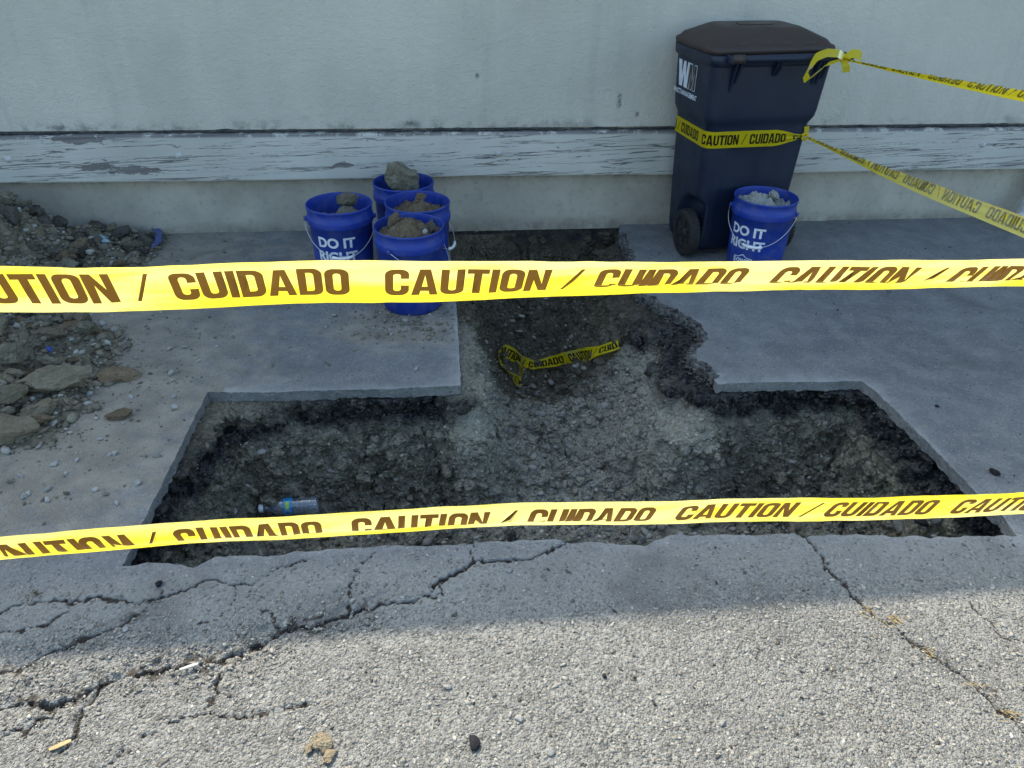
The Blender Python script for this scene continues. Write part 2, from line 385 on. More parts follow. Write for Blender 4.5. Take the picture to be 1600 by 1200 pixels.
M = dict(pave=mat_pavement(), soil=mat_soil(), stone=mat_stone('stone'), stucco=mat_stucco(), found=mat_foundation(), board=mat_board(),
         clod=mat_clod('soil_clod', (.155, .135, .095), (.235, .205, .145)), olive=mat_clod('olive_soil', (.15, .135, .10), (.22, .205, .155)),
         brownsoil=mat_clod('brown_soil', (.14, .105, .068), (.23, .18, .12)), palegravel=mat_clod('pale_gravel', (.30, .30, .27), (.42, .42, .38)),
         darkclod=mat_clod('dark_soil', (.075, .07, .06), (.13, .12, .10)),
         tape=mat_tape('yellow_tape', (.86, .68, .012)), tape2=mat_tape('yellow_tape_shaded', (.88, .70, .010), None, .03), ink=mat_tape('tape_ink', None, (.018, .014, .010)), ink2=mat_tape('tape_ink_reverse', None, (.30, .25, .02)),  # tape2: shaded copy, more saturated, hardly any glare in its colour
         blue=mat_plastic('blue_bucket_plastic', (.007, .035, .28), .42, .42, (.13, .14, .20), 16), white=mat_plain('white_print', (.62, .66, .72), .6, .3, .1, 30),
         wire=mat_plain('galvanised_wire', (.55, .56, .58), .35, .6, .1, 60, 0, .8), grip=mat_plain('white_grip', (.72, .74, .76), .5, .4, .1),
         cart=mat_plastic('dark_cart_plastic', (.006, .013, .032), .40, .22, (.016, .027, .050), 5), lid=mat_plastic('brown_lid_plastic', (.042, .026, .021), .45, .3, (.075, .058, .05), 6),
         rubber=mat_plastic('tyre_rubber', (.012, .012, .013), .7, .4, (.06, .058, .05), 30), hub=mat_plastic('wheel_hub', (.018, .019, .022), .5, .3, (.05, .05, .05), 20),
         tar=None)
def mat_tar():
    t = NT('tarred_footing'); p = t.pos(); n = t.noise(p, 20, 6, .7); w = t.noise(t.pos((1, 1, 2.5)), 7, 6, .75)
    z = t.n('ShaderNodeSeparateXYZ', ins={0: p}).outputs[2]
    c = t.mix(t.rng(n, .35, .7), (.016, .016, .018), (.06, .056, .05))
    c = t.mix(t.rng(w, .66, .70, 0, .8), c, (.32, .31, .29))
    c = t.mix(t.math('MULTIPLY', t.rng(z, -.07, -.15), t.rng(n, .3, .6)), c, (.10, .075, .045))
    t.bsdf(c, .85, .2, t.bump(n, .9, .012)); return t.m
M['tar'] = mat_tar()

rng = np.random.default_rng(7)
random.seed(5)

# ================================================================== THE PIT OUTLINE
def gp(L): return [tuple(G(x, y)[:2]) for x, y in L]
front_px = [(190, 885), (240, 880), (285, 885), (303, 887), (318, 878), (335, 869), (420, 868), (470, 862), (520, 856), (600, 853), (680, 852), (740, 849), (820, 844), (880, 842), (888, 847), (930, 846), (985, 853), (1008, 853), (1030, 844), (1055, 838), (1150, 837), (1240, 835), (1256, 842), (1268, 838), (1400, 838), (1500, 839), (1588, 837)]
right_px = [(1566, 806), (1520, 765), (1480, 722), (1430, 672), (1385, 628), (1362, 607), (1345, 595)]
backr_px = [(1290, 597), (1220, 597), (1160, 598), (1122, 600)]
trr_px = [(1112, 588), (1098, 572), (1082, 568), (1078, 552), (1086, 538), (1100, 522), (1088, 506), (1066, 494), (1046, 482), (1022, 474), (1004, 464), (996, 445), (990, 425), (985, 405), (976, 385), (972, 368)]
trl_px = [(700, 366), (704, 400), (709, 440), (713, 480), (716, 520), (718, 560), (720, 603)]
backl_px = [(640, 606), (560, 609), (480, 611), (400, 612), (325, 612)]
left_px = [(306, 648), (285, 690), (262, 738), (238, 786), (214, 834)]
hole = gp(front_px)+gp(right_px)+gp(backr_px)+gp(trr_px)+[(1.03, 4.05), (.06, 4.05)]+gp(trl_px)+gp(backl_px)+gp(left_px)
# add intermediate points with small jitter: saw cuts stay straight, broken edges do not
def refine(pts, step=.016):
    out = []
    for i, a in enumerate(pts):
        b = pts[(i+1) % len(pts)]; L = math.hypot(b[0]-a[0], b[1]-a[1]); n = max(1, int(L/step))
        for k in range(n):
            t = k/n; out.append((a[0]+(b[0]-a[0])*t, a[1]+(b[1]-a[1])*t))
    return out
hole = np.array(refine(hole))
jn = fbm(P3(hole[:, 0], hole[:, 1]), 28, 3, .6, 3); jn2 = fbm(P3(hole[:, 0], hole[:, 1], 5), 28, 3, .6, 4)
cx, cy = hole[:, 0], hole[:, 1]
jamp = np.where(cy < 1.66, .011, .0034)
jamp = np.where((cx > .8) & (cx < 1.16) & (cy > 2.40) & (cy < 4.0), .034, jamp)
hole[:, 0] += jn*jamp; hole[:, 1] += jn2*jamp
hole_l = [tuple(p) for p in hole]

# ================================================================== PIT SOIL (signed distance volume meshed with surface nets)
VX = .0085
gx = np.arange(-1.10, 1.90, VX); gy = np.arange(1.36, 4.14, VX); gz = np.arange(-.74, -.015, VX)
X2, Y2 = np.meshgrid(gx, gy, indexing='ij')
S2 = sdist(X2, Y2, hole_l)
PP = P3(X2, Y2)
nz = fbm(PP, 2.6, 4, .5, 11).reshape(X2.shape)
trench = sstep(2.25, 2.5, Y2)*sstep(.0, .1, X2)*sstep(1.15, 1.0, X2)
prof_y = [1.3, 2.0, 2.2, 2.45, 2.72, 2.85, 3.0, 3.2, 3.4, 3.62, 3.85, 4.2]
prof_z = [-.50, -.495, -.485, -.46, -.41, -.405, -.49, -.62, -.60, -.45, -.27, -.17]
ztr = np.interp(Y2, prof_y, prof_z)
mouth = np.exp(-((X2-.46)/.20)**2)*sstep(1.75, 2.45, Y2)
ZF = -.475 + .035*nz + .03*sstep(1.75, 1.56, Y2)*sstep(.2, -.3, nz)
ZF = ZF*(1-mouth)+np.where(Y2 > 2.0, ztr, -.465)*mouth
ZF = ZF*(1-trench)+(ztr+.03*nz)*trench
# mound of crumbled soil at the foot of the right end
ZF = np.maximum(ZF, -.47+.27*np.exp(-((X2-1.52)/.18)**2-((Y2-1.62)/.14)**2))
# how far each wall leans into the hole at its foot
WB = .105+.06*fbm(PP, 3.5, 3, .5, 21).reshape(X2.shape)
right_tr = sstep(.50, .62, X2)*sstep(1.25, 1.12, X2)*sstep(2.30, 2.46, Y2)
left_tr = sstep(.42, .30, X2)*sstep(-.03, .05, X2)*sstep(2.36, 2.46, Y2)
WB = WB*(1-.6*sstep(1.85, 1.65, Y2))
bk = sstep(3.75, 3.95, Y2); WB = WB*(1-bk)+.02*bk
# pale shoulders left standing either side of the trench mouth
shl = np.exp(-(np.abs((X2-.13)/.10)**3+((Y2-2.38)/.17)**2)); shr = np.exp(-(np.abs((X2-.90)/.17)**3+((Y2-2.30)/.19)**2))
SHO = np.clip(shl+shr, 0, 1)
UC = (1-right_tr)*(1-bk)                                   # undercut below the slab
CORN = np.exp(-((X2+.86)**2+(Y2-2.46)**2)/.30**2)          # ledge left in the far left corner
PHI = np.empty((len(gx), len(gy), len(gz)), np.float32)
for k, z in enumerate(gz):
    d = -z
    und = -.026*UC*float(sstep(.05, .08, d)*sstep(.17, .11, d))+.004
    t = np.clip((d-.10)/.36, 0, 1)
    wm = und + WB*(t**.85)
    wl_ = .020+.06*float(np.clip((d-.03)/.05, 0, 1))+.13*float(np.clip((d-.08)/.36, 0, 1)**1.6); wr_ = .12*float(np.clip((d-.015)/.06, 0, 1))+.21*float(np.clip((d-.075)/.36, 0, 1)**1.5)
    w = wm*(1-left_tr)+wl_*left_tr; w = w*(1-right_tr*(1-bk))+wr_*right_tr*(1-bk)
    w = w + (.12*shl*(1-left_tr)+.18*shr*(1-.6*right_tr))*float(np.clip((d-.05)/.12, 0, 1)) + CORN*.10*float(sstep(.02, .06, d))
    a = (S2-w); b = (z-ZF)
    kk = .022; h = np.clip(.5+.5*(b-a)/kk, 0, 1)
    PHI[:, :, k] = b*(1-h)+a*h-kk*h*(1-h)
band = np.abs(PHI) < .085
idx = np.nonzero(band)
BP = np.stack([gx[idx[0]], gy[idx[1]], gz[idx[2]]], 1)
disp = .050*fbm(BP*np.array([1, 1, .55]), 6, 3, .5, 41)
wb_ = worley(BP*np.array([1, 1, .6])+.03*np.stack([vnoise(BP, 9, 5), vnoise(BP, 9, 6), vnoise(BP, 9, 7)], 1), 8.5, 53); disp += (.5-wb_)*.075
w1 = worley(BP+.01*np.stack([vnoise(BP, 30, 1), vnoise(BP, 30, 2), vnoise(BP, 30, 3)], 1), 17, 51)
w2 = worley(BP, 38, 52)
clod = fbm(BP, 3.0, 2, .5, 61)*.5+.6
disp += (.52-w1)*.105*np.clip(clod, .25, 1.1) + (.52-w2)*.034*np.clip(clod+.2, .3, 1)
disp += .006*vnoise(BP, 70, 9)
smooth_ = 1-.45*np.clip(left_tr+right_tr+.6*SHO, 0, 1)[idx[0], idx[1]]
PHI[idx] -= (disp*smooth_).astype(np.float32)
top = (gz+.041)[None, None, :].astype(np.float32)
PHI = np.maximum(PHI, top)
def surface_nets(A, org, h):
    nx, ny, nz_ = A.shape; ins = A < 0
    c = np.zeros((nx-1, ny-1, nz_-1), np.uint8)
    for dx in (0, 1):
        for dy in (0, 1):
            for dz in (0, 1): c += ins[dx:nx-1+dx, dy:ny-1+dy, dz:nz_-1+dz]
    act = (c > 0) & (c < 8); I = np.nonzero(act); n = len(I[0])
    vid = np.full(act.shape, -1, np.int32); vid[I] = np.arange(n)
    corners = [(dx, dy, dz) for dx in (0, 1) for dy in (0, 1) for dz in (0, 1)]
    val = {q: A[I[0]+q[0], I[1]+q[1], I[2]+q[2]] for q in corners}
    acc = np.zeros((n, 3)); cnt = np.zeros(n)
    for q in corners:
        for ax in range(3):
            if q[ax] == 0:
                q2 = list(q); q2[ax] = 1; q2 = tuple(q2); va, vb = val[q], val[q2]
                cr_ = (va < 0) != (vb < 0); t = np.where(cr_, va/np.where(va == vb, 1, va-vb), 0)
                p = np.zeros((n, 3)); p += np.array(q, float); p[:, ax] += t
                acc += p*cr_[:, None]; cnt += cr_
    V = (np.stack(I, 1)+acc/cnt[:, None])*h+np.array(org)
    F = []
    for ax in range(3):
        o1, o2 = (ax+1) % 3, (ax+2) % 3
        sl0 = [slice(1, -1)]*3; sl1 = [slice(1, -1)]*3
        sl0[ax] = slice(0, A.shape[ax]-1); sl1[ax] = slice(1, A.shape[ax])
        a, b = ins[tuple(sl0)], ins[tuple(sl1)]
        for sign in (0, 1):
            E_ = np.nonzero((a & ~b) if sign == 0 else (~a & b))
            base = [E_[0].copy(), E_[1].copy(), E_[2].copy()]
            for q in range(3):
                if q != ax: base[q] = base[q]+1
            def cell(d1, d2):
                k = [base[0].copy(), base[1].copy(), base[2].copy()]; k[o1] = k[o1]-d1; k[o2] = k[o2]-d2
                return vid[k[0], k[1], k[2]]
            quad = np.stack([cell(1, 1), cell(0, 1), cell(0, 0), cell(1, 0)], 1)
            F.append(quad if sign == 0 else quad[:, ::-1])
    return V, np.concatenate(F)
SV, SF = surface_nets(PHI, (gx[0], gy[0], gz[0]), VX)
def samp2(A, x, y):
    fi = np.clip((np.asarray(x)-gx[0])/VX, 0, len(gx)-1.001); fj = np.clip((np.asarray(y)-gy[0])/VX, 0, len(gy)-1.001)
    i = fi.astype(int); j = fj.astype(int); a = fi-i; b = fj-j
    return A[i, j]*(1-a)*(1-b)+A[i+1, j]*a*(1-b)+A[i, j+1]*(1-a)*b+A[i+1, j+1]*a*b
sv_s = samp2(S2, SV[:, 0], SV[:, 1])
keep = (sv_s[SF] > -.10).all(1)
SF = SF[keep]
used = np.unique(SF); remap = np.full(len(SV), -1); remap[used] = np.arange(len(used)); SV = SV[used]; SF = remap[SF]; sv_s = sv_s[used]
SV += (.0022*np.stack([vnoise(SV, 160, 71), vnoise(SV, 160, 72), vnoise(SV, 160, 73)], 1))
me = mesh_np('pit_soil', SV, SF)
x, y, z = SV.T
zf_v = samp2(ZF, x, y); tr_v = samp2(trench, x, y); mo_v = samp2(mouth, x, y)
m_black = 1-.85*samp2(CORN, x, y)*(z > -.10)
rt_v = samp2(right_tr, x, y); m_black = m_black*(1-rt_v*sstep(.08, .22, sv_s+.16*fbm(SV, 9, 4, .65, 191)))
lt_v = samp2(left_tr, x, y); m_black = m_black*(1-.8*lt_v); sh_v = samp2(SHO, x, y); m_black = m_black*(1-.8*sh_v*(z < -.09))
m_dust_light = sstep(.10, .02, z-zf_v)*np.clip(mo_v*1.3, 0, 1)*sstep(2.98, 2.85, y)*.9 + .25*sstep(.08, .02, z-zf_v)*(y < 2.4) + .95*lt_v*(y < 3.0) + 1.0*sh_v*(z < -.10) + 1.0*rt_v*sstep(.10, .17, sv_s)*sstep(3.1, 2.8, y)  # floor dust and tan banks, plus upward-slope brightness put into their colour
m_brown = sstep(2.85, 3.15, y)*sstep(1.12, .95, x)
PMS = np.stack([m_black, np.clip(m_dust_light, 0, 1), m_brown], 1).astype(np.float32)
point_color(me, 'mask', PMS)
soil = tag(link('pit_soil', me, M['soil'], smooth=False), kind='structure')
# lookup of the soil top
solid = PHI < 0
topk = len(gz)-1-np.argmax(solid[:, :, ::-1], axis=2)
TOPZ = gz[topk]
del PHI, band, solid

# ================================================================== PAVEMENT
def grow(a, b, h0, f=1.35):
    out = []; x = a; h = h0; s = 1 if b > a else -1
    while (b-x)*s > 0:
        h *= f; x += s*h; out.append(x)
    return out
xs = np.array(sorted(grow(-1.95, -40, .0052)) + list(np.arange(-1.95, 2.25, .0052)) + grow(2.25, 40, .0052))
ys = np.array(sorted(grow(.74, -40, .0045)) + list(np.arange(.74, 1.62, .0045)) + list(np.arange(1.62, 2.55, .0066)) + list(np.arange(2.55, 4.08, .0095)) + grow(4.08, 6.5, .0095))
XX, YY = np.meshgrid(xs, ys, indexing='ij')
nxp, nyp = XX.shape
hx0, hy0 = hole.min(0)-.3; hx1, hy1 = hole.max(0)+.3
near = (XX > hx0) & (XX < hx1) & (YY > hy0) & (YY < hy1)
SP = np.full(XX.shape, -1.0)
dn_, bx_, by_, _ = seg_dist(XX[near], YY[near], hole_l, True)
SP[near] = np.where(inside(XX[near], YY[near], hole_l), dn_, -dn_)
SNX = XX.copy(); SNY = YY.copy(); SNX[near] = bx_; SNY[near] = by_
cxm = .25*(XX[:-1, :-1]+XX[1:, :-1]+XX[:-1, 1:]+XX[1:, 1:]); cym = .25*(YY[:-1, :-1]+YY[1:, :-1]+YY[:-1, 1:]+YY[1:, 1:])
cs = .25*(SP[:-1, :-1]+SP[1:, :-1]+SP[:-1, 1:]+SP[1:, 1:])
kc = cs < 0
pad = np.zeros((nxp+1, nyp+1), np.int8); pad[1:-1, 1:-1] = kc
inn = np.ones((nxp+1, nyp+1), bool); inn[1:-1, 1:-1] = False
cnt = pad[:-1, :-1].astype(int)+pad[1:, :-1]+pad[:-1, 1:]+pad[1:, 1:]
interior = np.zeros((nxp, nyp), bool); interior[1:-1, 1:-1] = True
bnd = (cnt > 0) & (cnt < 4) & interior
XX = np.where(bnd, SNX, XX); YY = np.where(bnd, SNY, YY)
# cracks (traced on the ground)
def zm(ox, oy, L): return [(ox+a/2.667, oy+b/2.667) for a, b in L]
cracks = [
 (.0045, .009, zm(0, 820, [(-200, 410), (0, 360), (180, 315), (300, 318), (430, 300), (480, 312), (600, 315), (690, 298), (780, 270), (840, 235), (900, 228), (960, 250), (1040, 248), (1110, 205), (1180, 170), (1270, 145)])),
 (.0045, .008, zm(0, 820, [(620, 325), (540, 390), (450, 430), (330, 490), (200, 530), (60, 590), (-100, 640)])),
 (.0035, .006, zm(0, 820, [(970, 250), (970, 290), (950, 340), (900, 385), (820, 410)])),
 (.0056, .013, zm(0, 820, [(1600, 325), (1540, 335), (1450, 365), (1300, 405), (1190, 440), (1140, 470), (1100, 500), (1020, 520), (900, 565), (700, 590), (560, 620), (450, 645), (330, 710), (220, 745), (100, 740), (0, 755), (-200, 800)])),
 (.0042, .008, zm(0, 820, [(1450, 360), (1445, 290), (1490, 200), (1530, 140), (1560, 100)])),
 (.0050, .009, zm(0, 820, [(935, 570), (900, 700), (860, 760), (800, 800), (650, 860), (560, 910), (430, 1000), (330, 1080)])),
 (.0042, .007, zm(0, 820, [(800, 795), (900, 800), (1010, 795), (1100, 785), (1290, 745)])),
 (.0055, .010, zm(0, 820, [(450, 650), (380, 730), (330, 790), (300, 880), (240, 960)])),
 (.0055, .010, zm(0, 820, [(220, 770), (100, 850), (0, 890), (-150, 960)])),
 (.0035, .006, zm(0, 820, [(1090, 345), (1150, 390), (1155, 430)])),
 (.0038, .007, zm(0, 820, [(300, 350), (200, 410), (140, 430), (0, 455)])),
 (.0065, .014, zm(500, 820, [(0, 400), (100, 380), (200, 335), (400, 320), (450, 290), (500, 240), (560, 200), (640, 155), (700, 155), (820, 150), (920, 130), (960, 105), (1020, 85), (1025, 55)])),
 (.0038, .007, zm(500, 820, [(640, 150), (620, 70)])),
 (.0040, .008, zm(500, 820, [(510, 240), (512, 280), (480, 305), (440, 300)])),
 (.0060, .011, zm(1000, 820, [(680, 45), (690, 60), (740, 110), (790, 190), (850, 240), (900, 310), (960, 360), (1060, 420), (1130, 480), (1230, 550), (1320, 610), (1400, 680), (1500, 770), (1600, 860), (1800, 1050)])),
 (.0035, .006, zm(1000, 820, [(1380, 330), (1450, 400), (1530, 480), (1600, 495), (1750, 520)])),
]
ZP = np.zeros(XX.shape); CRK = np.zeros(XX.shape)
fg = (YY > .70) & (YY < 1.72) & (XX > -1.95) & (XX < 2.25)
fx, fy = XX[fg], YY[fg]; FP = P3(fx, fy)
wx = fx+.010*fbm(FP, 20, 3, .6, 81)+.0075*vnoise(FP, 75, 82)+.004*vnoise(FP, 170, 182); wy = fy+.010*fbm(FP, 20, 3, .6, 83)+.0075*vnoise(FP, 75, 84)+.004*vnoise(FP, 170, 184)
cz = np.zeros(fx.shape); ck = np.zeros(fx.shape)
wvar = .80+.55*vnoise(FP, 14, 85)+.45*vnoise(FP, 60, 185)
for wdt, dep, L in cracks:
    d = seg_dist(wx, wy, gp(L))[0]; ww = wdt*np.clip(wvar, .28, 1.9)*.92
    prof = np.clip(1.35-d/ww, 0, 1); cz = np.minimum(cz, -dep*prof); ck = np.maximum(ck, np.clip(1.6-d/ww, 0, 1))
    ck = np.maximum(ck, (.26+.2*vnoise(FP, 50, 186))*np.clip(1-d/(ww*5), 0, 1))
rough = .0016*fbm(FP, 60, 3, .6, 86)+.0035*fbm(FP, 5, 3, .5, 87)
# settled, ravelled strip left of the main crack
maind = gp(cracks[3][2]); side = fx*0
dmain = seg_dist(wx, wy, maind)[0]
ravel = np.exp(-(dmain/.055)**2)*sstep(.0, -.30, fx)
ravel = np.maximum(ravel, .8*np.exp(-(seg_dist(wx, wy, gp(cracks[1][2]))[0]/.05)**2)*sstep(-.35, -.6, fx))
rough -= ravel*.007*(1+vnoise(FP, 45, 88)); ck = np.maximum(ck, ravel*.85*sstep(-.15, .45, vnoise(FP, 60, 89)+.5*vnoise(FP, 140, 189)))
ZP[fg] = cz+rough; CRK[fg] = ck
of = ~fg & (np.abs(XX) < 3.2) & (YY < 4.1) & (YY > .3)
OP = P3(XX[of], YY[of]); ZP[of] = .0009*fbm(OP, 55, 2, .6, 86)+.0035*fbm(OP, 5, 3, .5, 87)
# pile footprints, also used for the tracked dirt mask
pileA = [(-4.6, 4.06), (-1.42, 4.06), (-1.46, 3.88), (-1.42, 3.68), (-1.52, 3.42), (-1.50, 3.12), (-1.75, 3.0), (-4.6, 2.9)]
pileB = gp([(118, 498), (178, 520), (190, 545), (168, 560), (182, 590), (130, 604), (128, 625), (140, 640), (96, 660), (78, 690), (20, 700), (-40, 706)])+[(-4.6, 2.0), (-4.6, 3.3), (-1.7, 3.25)]
dA = sdist(XX.ravel(), YY.ravel(), pileA).reshape(XX.shape); dB = sdist(XX.ravel(), YY.ravel(), pileB).reshape(XX.shape)
dP = np.maximum(dA, dB)
DIRT = np.clip(1.0-np.maximum(0, -dP)/1.15, 0, 1)*sstep(1.35, 1.75, YY)
DIRT = np.maximum(DIRT, 1.0*np.exp(-((XX+.18)/.42)**2-((YY-2.92)/.26)**2))
DIRT = np.maximum(DIRT, .55*np.exp(-((XX+.7)/.8)**2-((YY-3.75)/.4)**2))
lump = G(503, 1168); DIRT = np.maximum(DIRT, .6*np.exp(-((XX-lump[0])**2+(YY-lump[1])**2)/.055**2))
DIRT = np.maximum(DIRT, .34*np.exp(-((XX-.15)/.5)**2-((YY-1.2)/.10)**2))
DUST = np.zeros(XX.shape)
DUST[near] = np.exp(-np.maximum(0, -SP[near])/.085)
DUST *= np.where((YY > 2.2), .62, .5); DUST *= 1-.6*(XX < -.8); DUST *= 1-.8*((XX > .8) & (XX < 1.10) & (YY > 2.45))
point_mask = np.stack([DIRT, np.clip(DUST, 0, 1), CRK], -1)
vidx = np.arange(nxp*nyp).reshape(nxp, nyp)
i, j = np.nonzero(kc)
PF = np.stack([vidx[i, j], vidx[i+1, j], vidx[i+1, j+1], vidx[i, j+1]], 1)
PV = np.stack([XX.ravel(), YY.ravel(), ZP.ravel()], 1); PM = point_mask.reshape(-1, 3)
# side faces of the slab down the hole
edges = []
pk = pad
ii, jj = np.nonzero(kc)
for di, dj, e in ((0, -1, ((0, 0), (1, 0))), (1, 0, ((1, 0), (1, 1))), (0, 1, ((1, 1), (0, 1))), (-1, 0, ((0, 1), (0, 0)))):
    ni, nj = ii+di, jj+dj; ok = (ni >= 0) & (nj >= 0) & (ni < nxp-1) & (nj < nyp-1)
    a = ii[ok]; b = jj[ok]; op = ~kc[ni[ok], nj[ok]]; a = a[op]; b = b[op]
    edges.append(np.stack([vidx[a+e[0][0], b+e[0][1]], vidx[a+e[1][0], b+e[1][1]]], 1))
edges = np.concatenate(edges)
bv = np.unique(edges); rings = [bv]; newV = []; newM = []; base = len(PV)
lv = [(.004, 0.0), (.015, 0.0), (.029, 0.0), (.039, -.0), (.041, -.06)]
prev_map = {int(v): int(v) for v in bv}; sideF = []
hb = PV[bv]
nrm = np.zeros((len(bv), 2))
sdx = sdist(hb[:, 0]+.004, hb[:, 1], hole_l)-sdist(hb[:, 0]-.004, hb[:, 1], hole_l)
sdy = sdist(hb[:, 0], hb[:, 1]+.004, hole_l)-sdist(hb[:, 0], hb[:, 1]-.004, hole_l)
nn = np.hypot(sdx, sdy)+1e-9; nrm = np.stack([sdx/nn, sdy/nn], 1)
pos_in = np.full(len(PV), -1); pos_in[bv] = np.arange(len(bv))
prev_ids = bv
for q, (dz, off) in enumerate(lv):
    p = hb.copy(); jit = .0042*vnoise(np.stack([hb[:, 0], hb[:, 1], hb[:, 2]*0+dz*3], 1), 70, 90+q)
    p[:, :2] += nrm*(off+jit)[:, None] if np.ndim(off+jit) else 0
    p[:, 2] -= dz + (.006*(vnoise(P3(hb[:, 0], hb[:, 1]), 30, 99)+.2) if q >= 3 else 0)
    ids = base+np.arange(len(bv)); base += len(bv); newV.append(p)
    mm = PM[bv].copy(); brk = ((hb[:, 0] > .8) & (hb[:, 0] < 1.16) & (hb[:, 1] > 2.40)); mm[:, 2] = np.where(brk, .45+.4*vnoise(hb, 60, 7), 0); mm[:, 1] = np.where(brk, 0, .12); mm[:, 0] *= .4; newM.append(mm)
    ea, eb = pos_in[edges[:, 0]], pos_in[edges[:, 1]]
    sideF.append(np.stack([prev_ids[eb], prev_ids[ea], ids[ea], ids[eb]], 1)); prev_ids = ids
PV = np.concatenate([PV]+newV); PM = np.concatenate([PM]+newM); PF = np.concatenate([PF]+sideF)
used = np.unique(PF); remap = np.full(len(PV), -1); remap[used] = np.arange(len(used))
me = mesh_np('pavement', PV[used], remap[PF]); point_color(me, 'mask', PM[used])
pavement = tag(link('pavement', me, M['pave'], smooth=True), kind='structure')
try:
    me.set_sharp_from_angle(angle=rad(50))
except Exception: pass

# ================================================================== DIRT PILE (one mass)
def pile_h(x, y):
    x = np.asarray(x, float).ravel(); y = np.asarray(y, float).ravel()
    a = sdist(x, y, pileA); b = sdist(x, y, pileB); Pq = P3(x, y)
    hA = np.where(a > 0, (1-np.exp(-np.maximum(a, 0)/.20)), 0)*(.085+.27*sstep(-1.62, -2.10, x)*sstep(2.95, 3.6, y))
    hB = np.where(b > 0, (1-np.exp(-np.maximum(b, 0)/.10)), 0)*(.065+.09*sstep(-1.35, -1.9, x))
    ins_ = np.maximum(a, b); amp = sstep(-.01, .10, ins_)
    h = np.maximum(hA, hB)+amp*(.028*fbm(Pq, 6, 3, .55, 101)+.085*(.5-worley(Pq, 10, 102))+.040*(.5-worley(Pq, 24, 103)))
    return np.where(ins_ > -.01, np.maximum(h, -.012+.02*sstep(0, .03, ins_)), -.02)
qx = np.arange(-3.6, -1.02, .0105); qy = np.arange(1.95, 4.06, .0105)
QX, QY = np.meshgrid(qx, qy, indexing='ij'); H = pile_h(QX, QY).reshape(QX.shape)
vi = np.arange(QX.size).reshape(QX.shape); ok = np.maximum(np.maximum(H[:-1, :-1], H[1:, 1:]), np.maximum(H[1:, :-1], H[:-1, 1:])) > -.005
i, j = np.nonzero(ok)
V = np.stack([QX.ravel(), QY.ravel(), H.ravel()], 1)
V[:, :2] += .012*np.stack([vnoise(V, 35, 111), vnoise(V, 35, 112)], 1); V[:, 1] = np.minimum(V[:, 1], 4.035)
F = np.stack([vi[i, j], vi[i+1, j], vi[i+1, j+1], vi[i, j+1]], 1)
used = np.unique(F); remap = np.full(len(V), -1); remap[used] = np.arange(len(used))
pile = link('dirt_pile', mesh_np('dirt_pile', V[used], remap[F]), M['clod'])
tag(pile, 'heap of crumbly grey brown excavated soil against the wall at left', 'dirt pile', kind='stuff')
def gz_at(x, y):
    """height of whatever lies open at (x, y)"""
    if in_hole(x, y) > 0: return float(samp2(TOPZ, [x], [y])[0])+.004
    if x > -1.0: return 0.0
    return max(0.0, float(pile_h([x], [y])[0]))
def in_hole(x, y):
    if not (gx[0] < x < gx[-1] and gy[0] < y < gy[-1]): return -1.0
    return float(samp2(S2, [x], [y])[0])
def hit(px, py):
    """where the line of sight through a pixel meets the ground, the heap or the pit"""
    d = ray(px, py); t0 = (.35-CAM_H)/d[2]
    for t in np.arange(t0, t0+4, .006):
        p = np.array([0, 0, CAM_H])+d*t
        if p[2] < gz_at(p[0], p[1]): break
    return p

# ================================================================== ROCK AND CLOD SHAPES
def rock_mesh(name, seed, sub=2, rough=.28, flat=.7, facet=True, freq=1.3):
    bm = bmesh.new(); bmesh.ops.create_icosphere(bm, subdivisions=sub, radius=1)
    P = np.array([v.co[:] for v in bm.verts]); r = np.random.default_rng(seed)
    dsp = 1+rough*fbm(P+seed*3.1, freq, 3, .55, seed)
    Q = P*dsp[:, None]
    if facet:
        for _ in range(9):
            n = r.normal(size=3); n /= np.linalg.norm(n); c = r.uniform(.50, .80); dd = Q@n-c
            Q -= np.where(dd > 0, dd, 0)[:, None]*n*.85
    Q *= np.array([1, r.uniform(.65, .95), flat*r.uniform(.8, 1.15)])
    if sub >= 3: Q += .07*np.stack([vnoise(Q, 5, seed+k) for k in range(3)], 1)+.045*np.stack([vnoise(Q, 11, seed+k+9) for k in range(3)], 1)
    Q[:, 2] -= Q[:, 2].min()*.0
    for v, q in zip(bm.verts, Q): v.co = q
    me = bpy.data.meshes.new(name); bm.normal_update(); bm.to_mesh(me); bm.free(); return me
